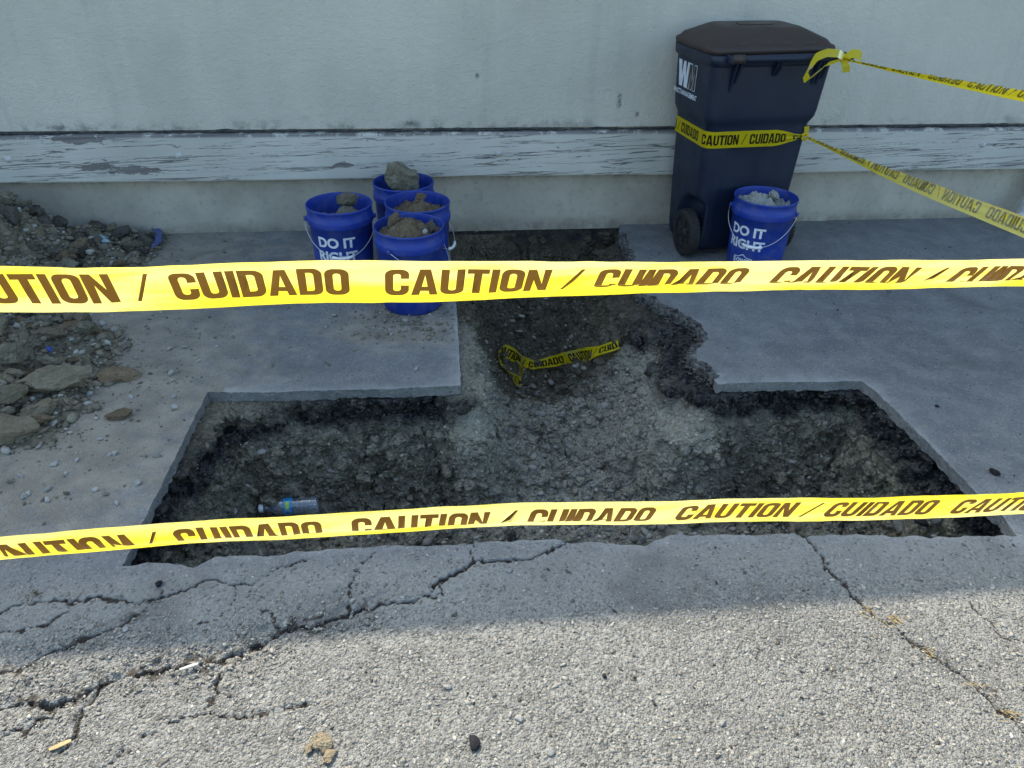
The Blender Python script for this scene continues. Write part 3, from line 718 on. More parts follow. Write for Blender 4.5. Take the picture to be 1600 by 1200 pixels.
def merged(name, variants, pos, scale, rotz, tint, mat, tiltamp=.5, seed=1):
    """many tiny stones as one mesh"""
    r = np.random.default_rng(seed); Vs, Fs, Ts = [], [], []; base = 0
    vd = []
    for me in variants:
        v = np.empty(len(me.vertices)*3, np.float32); me.vertices.foreach_get('co', v)
        f = np.empty(len(me.polygons)*3, np.int32); me.loops.foreach_get('vertex_index', f); vd.append((v.reshape(-1, 3), f.reshape(-1, 3)))
    which = r.integers(0, len(variants), len(pos))
    for k, (v, f) in enumerate(vd):
        ids = np.nonzero(which == k)[0]
        if not len(ids): continue
        a = rotz[ids]; t1 = r.normal(0, tiltamp, len(ids)); ca, sa, ct, st_ = np.cos(a), np.sin(a), np.cos(t1), np.sin(t1)
        vv = v[None]*scale[ids][:, None, :]
        x_, y_, z_ = vv[..., 0], vv[..., 1], vv[..., 2]
        y2 = y_*ct[:, None]-z_*st_[:, None]; z2 = y_*st_[:, None]+z_*ct[:, None]
        x3 = x_*ca[:, None]-y2*sa[:, None]; y3 = x_*sa[:, None]+y2*ca[:, None]
        o = np.stack([x3, y3, z2], -1)+pos[ids][:, None, :]
        Vs.append(o.reshape(-1, 3)); Fs.append((f[None]+(np.arange(len(ids))*len(v))[:, None, None]+base).reshape(-1, 3)); base += len(ids)*len(v)
        Ts.append(np.repeat(tint[ids], len(v), 0))
    me = mesh_np(name, np.concatenate(Vs), np.concatenate(Fs)); point_color(me, 'tint', np.concatenate(Ts))
    return link(name, me, mat)
pebV = [rock_mesh('pebble_shape', 200+k, 1, .25, .65) for k in range(8)]
stoneV = [rock_mesh('stone_shape', 300+k, 2, .3, .68) for k in range(10)]
clodV = [rock_mesh('clod_shape', 400+k, 4, .55, .78, True, 1.9) for k in range(12)]

# exposed aggregate of the worn asphalt in front
N = 42000
ax_ = rng.uniform(-1.35, 1.75, N); ay_ = rng.uniform(.76, 1.6, N)
dens = sstep(1.62, 1.15, ay_)*.9+.15+.25*vnoise(P3(ax_, ay_), 4, 121)
dens *= 1-.75*np.exp(-((ax_-.35)/.55)**2-((ay_-1.2)/.11)**2)
okm = (rng.uniform(0, 1, N) < dens) & (sdist(ax_, ay_, hole_l) < -.012)
cd = np.full(N, 9.)
for wdt, dep, L in cracks: cd = np.minimum(cd, seg_dist(ax_, ay_, gp(L))[0])
okm &= cd > .009
ax_, ay_ = ax_[okm], ay_[okm]; n = len(ax_)
sz = np.clip(rng.lognormal(math.log(.0025), .48, n), .0012, .0078)
g_ = rng.uniform(.14, .37, n)*np.where(rng.uniform(0, 1, n) < .06, .35, 1)*np.where(rng.uniform(0, 1, n) < .12, 1.35, 1)
tint = np.stack([g_*1.03, g_*.985, g_*.87], 1)
zz = .0035*fbm(P3(ax_, ay_), 5, 3, .5, 87)
scl = np.stack([sz*rng.uniform(.9, 1.6, n), sz, sz*.55], 1)
agg = merged('aggregate', pebV, np.stack([ax_, ay_, zz+sz*.12], 1), scl, rng.uniform(0, 6.28, n), tint, M['stone'], .25, 2)
tag(agg, 'pale stone chips exposed in the worn asphalt surface', 'aggregate', kind='stuff')

# crumbs and grit: on the pile, beside it, over the pit floor
def grit(name, label, n, xr, yr, dens_f, size, colf, mat=M['stone'], emb=.3, seed=3):
    r = np.random.default_rng(seed); x = r.uniform(*xr, n); y = r.uniform(*yr, n); k = r.uniform(0, 1, n) < dens_f(x, y); x, y = x[k], y[k]; n = len(x)
    s = np.clip(r.lognormal(math.log(size), .5, n), size*.45, size*3.2)
    inh = sdist(x, y, hole_l) > 0; ph = pile_h(x, y)
    z = np.where(inh, samp2(TOPZ, x, y)+.004, np.maximum(0, ph))
    scl = np.stack([s*r.uniform(.9, 1.4, n), s, s*.8], 1)
    o = merged(name, pebV, np.stack([x, y, z+s*emb], 1), scl, r.uniform(0, 6.28, n), colf(r, n), mat, .6, seed)
    return tag(o, label, 'gravel', kind='stuff')
def soilcol(r, n):
    g = r.uniform(.10, .24, n); c = np.stack([g, g*.9, g*.68], 1); w = r.uniform(0, 1, n) < .16
    gw = r.uniform(.22, .40, n); c[w] = np.stack([gw, gw*.98, gw*.90], 1)[w]; return c
def greycol(r, n):
    g = r.uniform(.14, .36, n); return np.stack([g, g*.96, g*.85], 1)
def pitcol(r, n):
    g = r.uniform(.14, .40, n); return np.stack([g, g*.95, g*.82], 1)
grit('soil_crumbs', 'fine soil crumbs and gravel strewn over the dirt heap', 21000, (-3.3, -1.05), (1.95, 4.02), lambda x, y: (np.maximum(sdist(x, y, pileA), sdist(x, y, pileB)) > -.03)*.8, .0105, soilcol, seed=11)
grit('scattered_grit', 'loose grit scattered over the paving beside the dirt heap', 10000, (-1.9, .05), (1.55, 4.0), lambda x, y: np.clip(.85-np.maximum(0, -np.maximum(sdist(x, y, pileA), sdist(x, y, pileB)))/.55, 0.03, 1)*(sdist(x, y, hole_l) < -.01), .0034, soilcol, seed=12)
grit('bucket_rubble', 'crumbled rubble strewn around the buckets at the trench edge', 1500, (-.55, .07), (2.7, 3.35), lambda x, y: np.exp(-((x+.12)/.22)**2-((y-2.92)/.13)**2)*.95, .006, soilcol, seed=13)
grit('pit_gravel', 'crushed stone and soil crumbs over the floor of the pit', 9000, (-.9, 1.66), (1.5, 4.0), lambda x, y: (sdist(x, y, hole_l) > .01)*np.where(samp2(TOPZ, x, y) > -.2, .0, np.where((x > .1) & (x < .85) & (y < 2.9), .95, .35)), .0085, pitcol, seed=14)
grit('trough_gravel', 'coarse grey gravel spilling down the trough of the trench', 1500, (.2, .82), (1.7, 2.95), lambda x, y: (samp2(TOPZ, x, y) < -.36)*np.exp(-((x-.47)/.22)**2)*.8, .0088, greycol, emb=.1, seed=16)
grit('edge_grit', 'sparse dark grit on the paving right of the pit', 1500, (.2, 3.4), (.85, 4.0), lambda x, y: (sdist(x, y, hole_l) < -.01)*.5, .0032, lambda r, n: np.repeat(r.uniform(.03, .22, n)[:, None], 3, 1), seed=15)

# black crumbled asphalt along the broken edge of the trench
bl = np.array(refine(gp(trr_px), .006)); bl = np.concatenate([bl[:-8]]*7); n = len(bl); off = rng.normal(0, .011, n); dv = rng.normal(0, 1, (n, 2)); bl = bl+dv*.013
s = np.clip(rng.lognormal(math.log(.0058), .45, n), .003, .016); dd_ = np.array([in_hole(a, b) for a, b in bl])
z = np.where(dd_ > 0, np.maximum(-.012-dd_*1.6, -.05), s*.25); kp = (dd_ < .03) & (dd_ > -.018); g_ = rng.uniform(.02, .13, n)
tag(merged('asphalt_rubble', pebV, np.c_[bl, z][kp], np.stack([s*1.3, s, s*.9], 1)[kp], rng.uniform(0, 6.28, n)[kp], np.stack([g_*1.08, g_*.98, g_*.95], 1)[kp], M['stone'], .9, 71), 'black crumbled asphalt along the broken right edge of the trench', 'rubble', kind='stuff')
# clay lumps standing proud of the pit walls
vn = np.zeros(len(SV)*3, np.float32); soil.data.vertices.foreach_get('normal', vn); vn = vn.reshape(-1, 3)
cand = np.nonzero((sv_s > -.03) & (SV[:, 2] < -.048) & (SV[:, 1] < 3.9))[0]
wgt = np.where(vn[cand, 2] < .75, 1.0, .25)*np.where(SV[cand, 2] < -.13, 1.0, .9)*np.clip(.6+fbm(SV[cand], 4, 2, .5, 171), .1, 1.2)
pick = rng.choice(cand, 5200, replace=False, p=wgt/wgt.sum())
s = np.clip(rng.lognormal(math.log(.0115), .55, len(pick)), .005, .040)
lumps = merged('clay_lumps', stoneV, SV[pick]-vn[pick]*(s*.05)[:, None], np.stack([s*1.15, s, s*1.1], 1), rng.uniform(0, 6.28, len(pick)), PMS[pick], M['soil'], 1.0, 31)
lumps.data.color_attributes['tint'].name = 'mask'
tag(lumps, 'clay lumps standing proud of the crumbling pit walls', 'clay', kind='stuff')

# crumbs sticking to every face of the pit, in the colour of their layer and of the lightened banks
cand = np.nonzero((sv_s > -.02) & (SV[:, 2] < -.042) & (SV[:, 1] < 3.98))[0]
pick = rng.choice(cand, 19000, replace=False); n = len(pick); Pk = SV[pick]; mk = PMS[pick]
zz_ = Pk[:, 2]+.05*fbm(Pk, 5, 3, .6, 211); blk = (mk[:, 0]*sstep(-.17, -.125, zz_))[:, None]
tint = np.tile(np.array([.27, .25, .185]), (n, 1)); tint = tint*(1-mk[:, 1:2])+np.array([.43, .405, .325])*mk[:, 1:2]; tint = tint*(1-mk[:, 2:3]*.8)+np.array([.15, .122, .086])*mk[:, 2:3]*.8
tint = tint*(1-blk)+np.array([.055, .053, .052])*blk; tint *= rng.uniform(.55, 1.35, n)[:, None]
s = np.clip(rng.lognormal(math.log(.0042), .5, n), .0022, .016)
tag(merged('pit_crumbs', pebV, Pk-vn[pick]*(s*.1)[:, None], np.stack([s*1.3, s, s*.9], 1), rng.uniform(0, 6.28, n), tint, M['stone'], 1.2, 61), 'crumbs of soil clinging to the walls of the pit', 'crumbs', kind='stuff')

# ================================================================== BUILDING
bld = empty('stucco_building', (0, WALL_Y, 0))
tag(bld, 'pale stucco building with a peeling wooden skirt board over a concrete base', 'building')
def bpart(name, x0, x1, y0, y1, z0, z1, mat, bev=0, parent=bld):
    bm = bmesh.new(); add_box(bm, ((x0+x1)/2, (y0+y1)/2-(WALL_Y if parent is bld else 0), (z0+z1)/2), (x1-x0, y1-y0, z1-z0))
    if bev: bevel_all(bm, bev)
    return bm_obj(name, bm, mat, parent)
EAVE_Z = 3.215
bpart('wall', -14, 14, 4.012, 4.25, .545, EAVE_Z, M['stucco'])
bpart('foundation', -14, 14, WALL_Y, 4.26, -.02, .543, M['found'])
bpart('footing', -1.2, 2.2, WALL_Y+.004, 4.30, -.9, -.018, M['tar'])
bpart('roof', -14.4, 14.4, 3.70, 9.0, EAVE_Z, EAVE_Z+.10, M['stucco'], .01)
# wooden skirt board, slightly uneven
bm = bmesh.new(); nb = 120; X0, X1 = -13.8, 3.385
for k in range(nb+1):
    x = X0+(X1-X0)*k/nb; w1_ = .0022*math.sin(x*3.1)+.0016*math.sin(x*7.7); w2_ = .003*math.sin(x*2.3+1)
    for yy, z in ((3.972+w1_, .304+w2_), (3.970+w1_, .310+w2_), (3.970+w1_, .526-w2_*.6), (3.975+w1_, .531-w2_*.6), (4.038, .531-w2_*.6), (4.038, .304+w2_)):
        bm.verts.new((x, yy-WALL_Y, z))
bm.verts.ensure_lookup_table()
for k in range(nb):
    for q in range(6):
        a, b = k*6+q, k*6+(q+1) % 6; bm.faces.new((bm.verts[a], bm.verts[b], bm.verts[b+6], bm.verts[a+6]))
bm.faces.new([bm.verts[q] for q in range(6)]); bm.faces.new([bm.verts[nb*6+q] for q in range(5, -1, -1)])
bmesh.ops.recalc_face_normals(bm, faces=bm.faces[:])
board = bm_obj('skirt_board', bm, M['board'], bld); board['label'] = 'skirt board with flaking pale paint and open grain'
mboltp = mat_plain('painted_bolt', (.50, .50, .475), .7, .3, .2, 80, .2)
for px, py in ((13, 249), (279, 243), (779, 239), (1535, 226), (535, 258)):
    q = W(px, py, 3.97); bm = bmesh.new()
    if py != 258:
        add_lathe(bm, [(.0175, 0), (.0175, .003), (.015, .0045), (.0105, .0045), (.010, .011), (.007, .013)], 20, cap1=True)
    else:
        add_lathe(bm, [(.006, 0), (.005, .002)], 10, cap1=True)
    bmesh.ops.rotate(bm, verts=bm.verts[:], cent=(0, 0, 0), matrix=Matrix.Rotation(rad(90), 3, 'X'))
    o = bm_obj('bolt' if py != 258 else 'nail', bm, mboltp, board, True); o.location = (q[0], 3.971-WALL_Y, q[2])
# ragged dark bead between stucco and board
bm = bmesh.new(); pts = []
for x in np.arange(-3.2, 3.5, .03): pts.append((x, 4.004-WALL_Y+.002*math.sin(x*31), .538+.003*math.sin(x*17)+.002*math.sin(x*53)))
add_tube(bm, pts, [.0055+.002*math.sin(p[0]*23)+.0015*math.sin(p[0]*61)+.0025*math.sin(p[0]*5) for p in pts], 6)
bm_obj('sealant_bead', bm, mat_plain('old_sealant', (.06, .06, .06), .9, .1, .4, 60, .3), bld)

# downspout at the right end of the board
ds = empty('downspout', (3.435, 3.965, 0)); tag(ds, 'pale painted downspout with a worn elbow at the right end of the wall', 'downspout')
mds = mat_plain('painted_downspout', (.47, .47, .44), .6, .4, .25, 14, .1)
bm = bmesh.new(); vv = [(0, .0, 3.40), (0, 0, .34)]
add_box(bm, (0, 0, 1.86), (.085, .065, 3.06)); bevel_all(bm, .008); bm_obj('pipe', bm, mds, ds)
bm = bmesh.new(); add_tube(bm, [(0, 0, .36), (-.012, -.010, .25), (-.05, -.04, .16), (-.11, -.09, .095), (-.17, -.14, .062), (-.215, -.18, .052)], [.052, .054, .056, .054, .050, .05], 16); bm_obj('elbow', bm, mds, ds, True)
bm = bmesh.new(); add_tube(bm, [(0, 0, .33), (0, 0, .37)], .060, 16); bm_obj('collar', bm, mds, ds, True)
bm = bmesh.new(); add_box(bm, (0, .02, 1.2), (.13, .045, .03)); bevel_all(bm, .004); bm_obj('strap', bm, mds, ds)

# ================================================================== TEXT HELPERS
def fill2d(loops, step=None, bounds=None):
    """even-odd triangulation of closed loops -> (verts, faces_in, faces_out)"""
    vs_, es = [], []
    for L in loops:
        b0 = len(vs_); vs_ += [Vector(p) for p in L]; es += [(b0+k, b0+(k+1) % len(L)) for k in range(len(L))]
    if step:
        x0, y0, x1, y1 = bounds; nx_ = max(1, round((x1-x0)/step[0])); ny_ = max(1, round((y1-y0)/step[1]))
        for a in range(nx_+1):
            for b in range(ny_+1): vs_.append(Vector((x0+(x1-x0)*a/nx_, y0+(y1-y0)*b/ny_)))
    V, E_, F, *_ = delaunay_2d_cdt(vs_, es, [], 0, 1e-6)
    V = np.array([v[:] for v in V]); F = np.array([f for f in F if len(f) == 3]); c = V[F].mean(1)
    r = np.zeros(len(F), bool)
    for L in loops: r ^= inside(c[:, 0], c[:, 1], [tuple(p) for p in L])
    return V, F[r], F[~r]
def arc(cx, cy, r, a0, a1, n=5): return [(cx+r*math.cos(rad(a0+(a1-a0)*k/n)), cy+r*math.sin(rad(a0+(a1-a0)*k/n))) for k in range(n+1)]
def rr(x0, y0, x1, y1, r): return arc(x1-r, y0+r, r, -90, 0)+arc(x1-r, y1-r, r, 0, 90)+arc(x0+r, y1-r, r, 90, 180)+arc(x0+r, y0+r, r, 180, 270)
s_ = .205
GL = {
 'O': (.60, [rr(0, 0, .60, 1, .22), rr(s_, .18, .60-s_, .82, .085)]),
 'D': (.60, [[(0, 0)]+arc(.60-.22, .22, .22, -90, 0)+arc(.60-.22, .78, .22, 0, 90)+[(0, 1)], [(s_, .18)]+arc(.60-s_-.08, .26, .08, -90, 0)+arc(.60-s_-.08, .74, .08, 0, 90)+[(s_, .82)]]),
 'U': (.60, [[(0, 1), (0, .22)]+arc(.22, .22, .22, 180, 270)+arc(.38, .22, .22, 270, 360)+[(.60, 1), (.395, 1), (.395, .26)]+arc(.315, .26, .08, 0, -90)+arc(.285, .26, .08, 270, 180)+[(s_, 1)]]),
 'C': (.60, [[(.60, .62), (.60, .78)]+arc(.38, .78, .22, 0, 90)+arc(.22, .78, .22, 90, 180)+arc(.22, .22, .22, 180, 270)+arc(.38, .22, .22, 270, 360)+[(.60, .38), (.395, .38), (.395, .26)]+arc(.315, .26, .08, 0, -90)+arc(.285, .26, .08, 270, 180)+arc(.285, .74, .08, 180, 90)+arc(.315, .74, .08, 90, 0)+[(.395, .62)]]),
 'A': (.68, [[(0, 0), (.205, 1), (.475, 1), (.68, 0), (.475, 0), (.445, .17), (.235, .17), (.205, 0)], [(.265, .33), (.415, .33), (.34, .76)]]),
 'T': (.56, [[(0, 1), (.56, 1), (.56, .81), (.383, .81), (.383, 0), (.177, 0), (.177, .81), (0, .81)]]),
 'I': (.205, [[(0, 0), (.205, 0), (.205, 1), (0, 1)]]),
 'N': (.62, [[(0, 0), (0, 1), (.215, 1), (.425, .43), (.425, 1), (.62, 1), (.62, 0), (.405, 0), (.195, .57), (.195, 0)]]),
}
TW, PER = .076, .48
def word(txt, x0, width, y0, h):
    tot = sum(GL[c][0] for c in txt)+.06*(len(txt)-1); kx = width/tot; x = x0; out = []
    for c in txt:
        w_, L = GL[c]
        for l in L: out.append([(x+p[0]*kx, y0+p[1]*h) for p in l])
        x += (w_+.06)*kx
    return out
TH = .047; TY = .0135
tile_loops = word('CAUTION', .006, .192, TY, TH)+word('CUIDADO', .256, .190, TY, TH)+[[(.2155, TY), (.2195, TY), (.2375, TY+TH), (.2330, TY+TH)]]
tV, tIn, tOut = fill2d(tile_loops, (.012, TW/10), (0, 0, PER, TW))
def ribbon(name, pts, across, nrmv=None, phase=0.0, mirror=False, curl=None, wsc=None, fold=None, ink='ink', parent=None, wr=.0008, tape='tape', wrap_seed=0, flip=False):
    """a tape along pts; across = unit vectors bottom to top; returns (tape object, lettering child)"""
    pts = np.asarray(pts, float); L = np.r_[0, np.cumsum(np.linalg.norm(np.diff(pts, axis=0), axis=1))]; tot = L[-1]
    across = np.asarray(across, float)
    Vs, Fi, Fo = [], [], []; base = 0
    for k in range(int(math.floor(phase/PER))-1, int((tot+phase)/PER)+2):
        u = tV[:, 0]+k*PER-phase
        if u.max() < 0 or u.min() > tot: continue
        cfi = u[tIn].mean(1); cfo = u[tOut].mean(1)
        v = tV[:, 1]-TW/2
        uu = np.clip(u, 0, tot)
        Vs.append(np.stack([uu, v], 1)); Fi.append(tIn[(cfi > 0) & (cfi < tot)]+base); Fo.append(tOut[(cfo > 0) & (cfo < tot)]+base); base += len(tV)
    UV = np.concatenate(Vs); Fi = np.concatenate(Fi); Fo = np.concatenate(Fo); u, v = UV.T
    uc = tot-u if mirror else u
    Pm = np.stack([np.interp(uc, L, pts[:, q]) for q in range(3)], 1); A = np.stack([np.interp(uc, L, across[:, q]) for q in range(3)], 1)
    T = np.stack([np.interp(uc+.01, L, pts[:, q])-np.interp(uc-.01, L, pts[:, q]) for q in range(3)], 1); T /= np.linalg.norm(T, axis=1)[:, None]+1e-9
    A -= T*(A*T).sum(1)[:, None]; A /= np.linalg.norm(A, axis=1)[:, None]
    Nn = np.cross(A, T); f = uc/tot
    v = v*(-1 if flip else 1)
    th = np.zeros(len(u)); a = v.copy(); b = np.zeros(len(u))
    if curl is not None:                    # bend across the width: angle(v) integrated from the centre line
        n = 16; a = np.zeros(len(u)); b = np.zeros(len(u))
        for k in range(n):
            vv_ = v*(k+.5)/n; ang = curl(f, vv_/(TW/2)); a += np.cos(ang)*v/n; b += np.sin(ang)*v/n
    if fold is not None:                    # lengthwise fold: fraction of half width at which the tape doubles back
        fv = fold(f)*TW/2; over = v > fv
        a = np.where(over, 2*fv-v, v); b = np.where(over, .004+(v-fv)*.18, 0)+b
    if wsc is not None:
        w = wsc(f); b = b+np.sin(v/(TW/2)*6)*.006*(1-w); a = a*w
    b = b+wr*fbm(np.stack([u, v*3, v*0+wrap_seed], 1), 22, 2, .5, 131)+wr*2.2*vnoise(np.stack([u, v*.6, v*0+wrap_seed], 1), 5, 132)
    Q = Pm+A*a[:, None]+Nn*b[:, None]
    F = np.concatenate([Fo, Fi]); used = np.unique(F); rm = np.full(len(Q), -1); rm[used] = np.arange(len(used))
    me = mesh_np(name, Q[used], rm[F]); o = link(name, me, M[tape], parent, True); me.materials.append(M[ink])
    me.polygons.foreach_set('material_index', np.r_[np.zeros(len(Fo), np.int32), np.ones(len(Fi), np.int32)])
    bm = bmesh.new(); bm.from_mesh(me); bmesh.ops.remove_doubles(bm, verts=bm.verts[:], dist=1e-5); bm.to_mesh(me); bm.free()
    return o, None

def text2d(txt, size, bold=0.0, sub=1):
    cu_ = bpy.data.curves.new('t', 'FONT'); cu_.body = txt; cu_.size = size; cu_.offset = bold; cu_.align_x = 'CENTER'; cu_.align_y = 'CENTER'; cu_.resolution_u = 4
    o = bpy.data.objects.new('t', cu_); C.objects.link(o); bpy.context.view_layer.update()
    me = bpy.data.meshes.new_from_object(o.evaluated_get(bpy.context.evaluated_depsgraph_get()))
    bm = bmesh.new(); bm.from_mesh(me); bmesh.ops.triangulate(bm, faces=bm.faces[:])
    for _ in range(sub): 
        bmesh.ops.subdivide_edges(bm, edges=[e for e in bm.edges if e.calc_length() > size*.22], cuts=1); bmesh.ops.triangulate(bm, faces=bm.faces[:])
    V = np.array([v.co[:2] for v in bm.verts]); bm.verts.index_update(); F = np.array([[v.index for v in f.verts] for f in bm.faces])
    bm.free(); bpy.data.objects.remove(o); bpy.data.curves.remove(cu_); bpy.data.meshes.remove(me)
    return V, F

# ================================================================== BUCKETS
BH = .366
def bucket_r(z): return np.interp(z, [0, .285], [.1295, .1425])
def bucket_body():
    bm = bmesh.new()
    prof = [(.118, .006), (.124, .0), (.1295, .004), (.1360, .14), (.1422, .282), (.1485, .2845), (.1497, .289), (.1497, .312), (.1485, .316), (.1452, .318), (.1462, .352), (.1470, .3545), (.1492, .357), (.1492, .363), (.1475, .366), (.1455, .366), (.1440, .362), (.1400, .29), (.1335, .14), (.1265, .012)]
    r = add_lathe(bm, prof, 56)
    bm.faces.new(r[0]); bm.faces.new(r[-1][::-1]); bmesh.ops.recalc_face_normals(bm, faces=bm.faces[:])
    me = bpy.data.meshes.new('body'); bm.to_mesh(me); bm.free(); return me
body_me = bucket_body()
t1V, t1F = text2d('DO IT', .064, .0024, 2); t2V, t2F = text2d('RIGHT', .064, .0024, 2)
def wrap_text(V, F, zc, ang0, stretch=1.0, off=.0008):
    z = V[:, 1]+zc; r = bucket_r(z)+off; a = ang0+V[:, 0]*stretch/.138
    return np.stack([r*np.cos(a), r*np.sin(a), z], 1), F
def join(parts):
    Vs, Fs, b = [], [], 0
    for v, f in parts: Vs.append(v); Fs.append(f+b); b += len(v)
    return np.concatenate(Vs), np.concatenate(Fs)
# small shop emblem: gabled outline with its name inside
em_out = [(-.050, -.022), (.050, -.022), (.050, .012), (.022, .016), (.0, .030), (-.022, .016), (-.050, .012)]
em_in = [(-.0465, -.0185), (.0465, -.0185), (.0465, .0090), (.0205, .0127), (.0, .0258), (-.0205, .0127), (-.0465, .0090)]
eV, eF, _ = fill2d([em_out, em_in], (.008, .008), (-.05, -.022, .05, .03))
lV, lF = text2d("LOWE'S", .026, .0012, 1); lV = lV+np.array([0, -.004])
def make_bucket(loc, face, bail, label, bailout=True, drop=.135):
    """face: direction (radians) the print looks; bail: direction the handle hangs"""
    t = empty('bucket', loc); tag(t, label, 'bucket', 'blue plastic buckets')
    link('body', body_me, M['blue'], t, True)
    V, F = join([wrap_text(t1V, t1F, .222, face), wrap_text(t2V, t2F, .156, face)])
    link('lettering', mesh_np('lettering', V, F), M['white'], t)
    V, F = join([wrap_text(eV, eF, .078, face), wrap_text(lV, lF, .078, face)])
    link('emblem', mesh_np('emblem', V, F), M['white'], t)
    e2 = Vector((math.cos(bail), math.sin(bail), 0)); e1 = Vector((-math.sin(bail), math.cos(bail), 0)); z0 = .298
    pts = []
    for k in range(33):
        th = math.pi*k/32; pts.append(e1*(.1585*math.cos(th))+e2*(.166*math.sin(th)**.85)+Vector((0, 0, z0-drop*math.sin(th)**1.25)))
    bm = bmesh.new(); add_tube(bm, pts, .0017, 6); bm_obj('handle', bm, M['wire'], t, True)
    bm = bmesh.new(); g0 = [p+Vector((0, 0, 0)) for p in pts[13:20]]; add_tube(bm, [p for p in g0], .0068, 10); bm_obj('grip', bm, M['grip'], t, True)
    for sgn in (1, -1):
        bm = bmesh.new(); add_tube(bm, [e1*sgn*.146+Vector((0, 0, z0)), e1*sgn*.162+Vector((0, 0, z0))], .011, 12); bm_obj('ear', bm, M['blue'], t, True)
    return t
def cam_dir(x, y): return math.atan2(-y, -x)
BK = dict(left=(-.4325, 3.428), front=(-.114, 3.130), mid=(-.080, 3.430), back=(-.150, 3.724), right=(1.570, 3.425))
make_bucket((*BK['left'], 0), cam_dir(*BK['left'])-.24, cam_dir(*BK['left'])-.05, 'blue bucket with white lettering standing apart, leftmost of all the buckets')
make_bucket((*BK['front'], 0), cam_dir(*BK['front'])+2.5, cam_dir(*BK['front'])+.95, 'blue bucket heaped with brown soil, nearest of the cluster at the trench', drop=.15)
make_bucket((*BK['mid'], 0), cam_dir(*BK['mid'])+2.2, cam_dir(*BK['mid'])+1.2, 'blue bucket of brown soil in the middle of the cluster of three')
make_bucket((*BK['back'], 0), cam_dir(*BK['back'])-2.2, cam_dir(*BK['back'])+1.9, 'blue bucket holding one large clod, closest to the wall')
make_bucket((*BK['right'], 0), cam_dir(*BK['right'])-.42, cam_dir(*BK['right'])-.12, 'blue bucket of pale gravel in front of the dark wheeled bin')
def heap(loc, name, label, mat, seed, base, peak, px, py, wid, rough=.02, cat='soil'):
    bm = bmesh.new(); bmesh.ops.create_grid(bm, x_segments=44, y_segments=44, size=1)
    P = np.array([v.co[:] for v in bm.verts]); 
    # square to disc
    x, y = P[:, 0], P[:, 1]; dx = x*np.sqrt(1-y*y/2); dy = y*np.sqrt(1-x*x/2); R = .1405
    X, Y = dx*R, dy*R; Pq = P3(X, Y, seed)
    z = base+peak*np.exp(-(((X-px)**2+(Y-py)**2)/wid**2)) + rough*(1.0*(.5-worley(Pq, 28, seed))+.7*fbm(Pq, 22, 3, .6, seed)+.5*(.5-worley(Pq, 70, seed+1)))
    rmax = np.interp(z, [.012, .14, .29, .362], [.1258, .1328, .1393, .1433])-.001
    rq = np.hypot(X, Y)/R*rmax; aq = np.arctan2(Y, X)
    for v, a, b, c in zip(bm.verts, rq*np.cos(aq), rq*np.sin(aq), z): v.co = (a, b, c)
    o = bm_obj(name, bm, mat); o.location = (*loc, 0); tag(o, label, cat, kind=None); return o
heap(BK['left'], 'soil', 'grey brown soil inside the leftmost blue bucket', M['olive'], 3, .275, .075, .03, .03, .055)
heap(BK['front'], 'soil', 'brown soil heaped to the rim of the nearest clustered blue bucket', M['brownsoil'], 4, .330, .05, -.01, .0, .075, .03)
heap(BK['mid'], 'soil', 'brown soil inside the middle blue bucket of the cluster', M['brownsoil'], 5, .312, .045, .02, .0, .07, .025)
heap(BK['back'], 'soil', 'dark soil low inside the blue bucket closest to the wall', M['olive'], 6, .235, .02, .0, .0, .07)
heap(BK['right'], 'gravel', 'pale crushed concrete inside the blue bucket by the bin', M['palegravel'], 7, .315, .045, -.02, .02, .08, .03, 'gravel')

# ================================================================== CLODS AND STONES
def heap_zone(y):
    return ('at the foot of the wall' if y > 3.6 else 'behind the upper tape' if y > 3.2 else 'just below the upper tape' if y > 2.85 else 'in the middle of its left edge' if y > 2.45 else 'at its near end')
def pit_zone(x, y):
    return ('in the trench towards the wall' if y > 2.75 else 'on the slope where the trench enters' if y > 2.35 else 'on the floor at the left end' if x < -.3 else 'on the floor left of the middle' if x < .2 else 'on the floor below the trench' if x < .9 else 'on the floor at the right end')
COLW = {'clod': 'greyish tan', 'olive': 'olive grey', 'brownsoil': 'brown', 'darkclod': 'dark'}

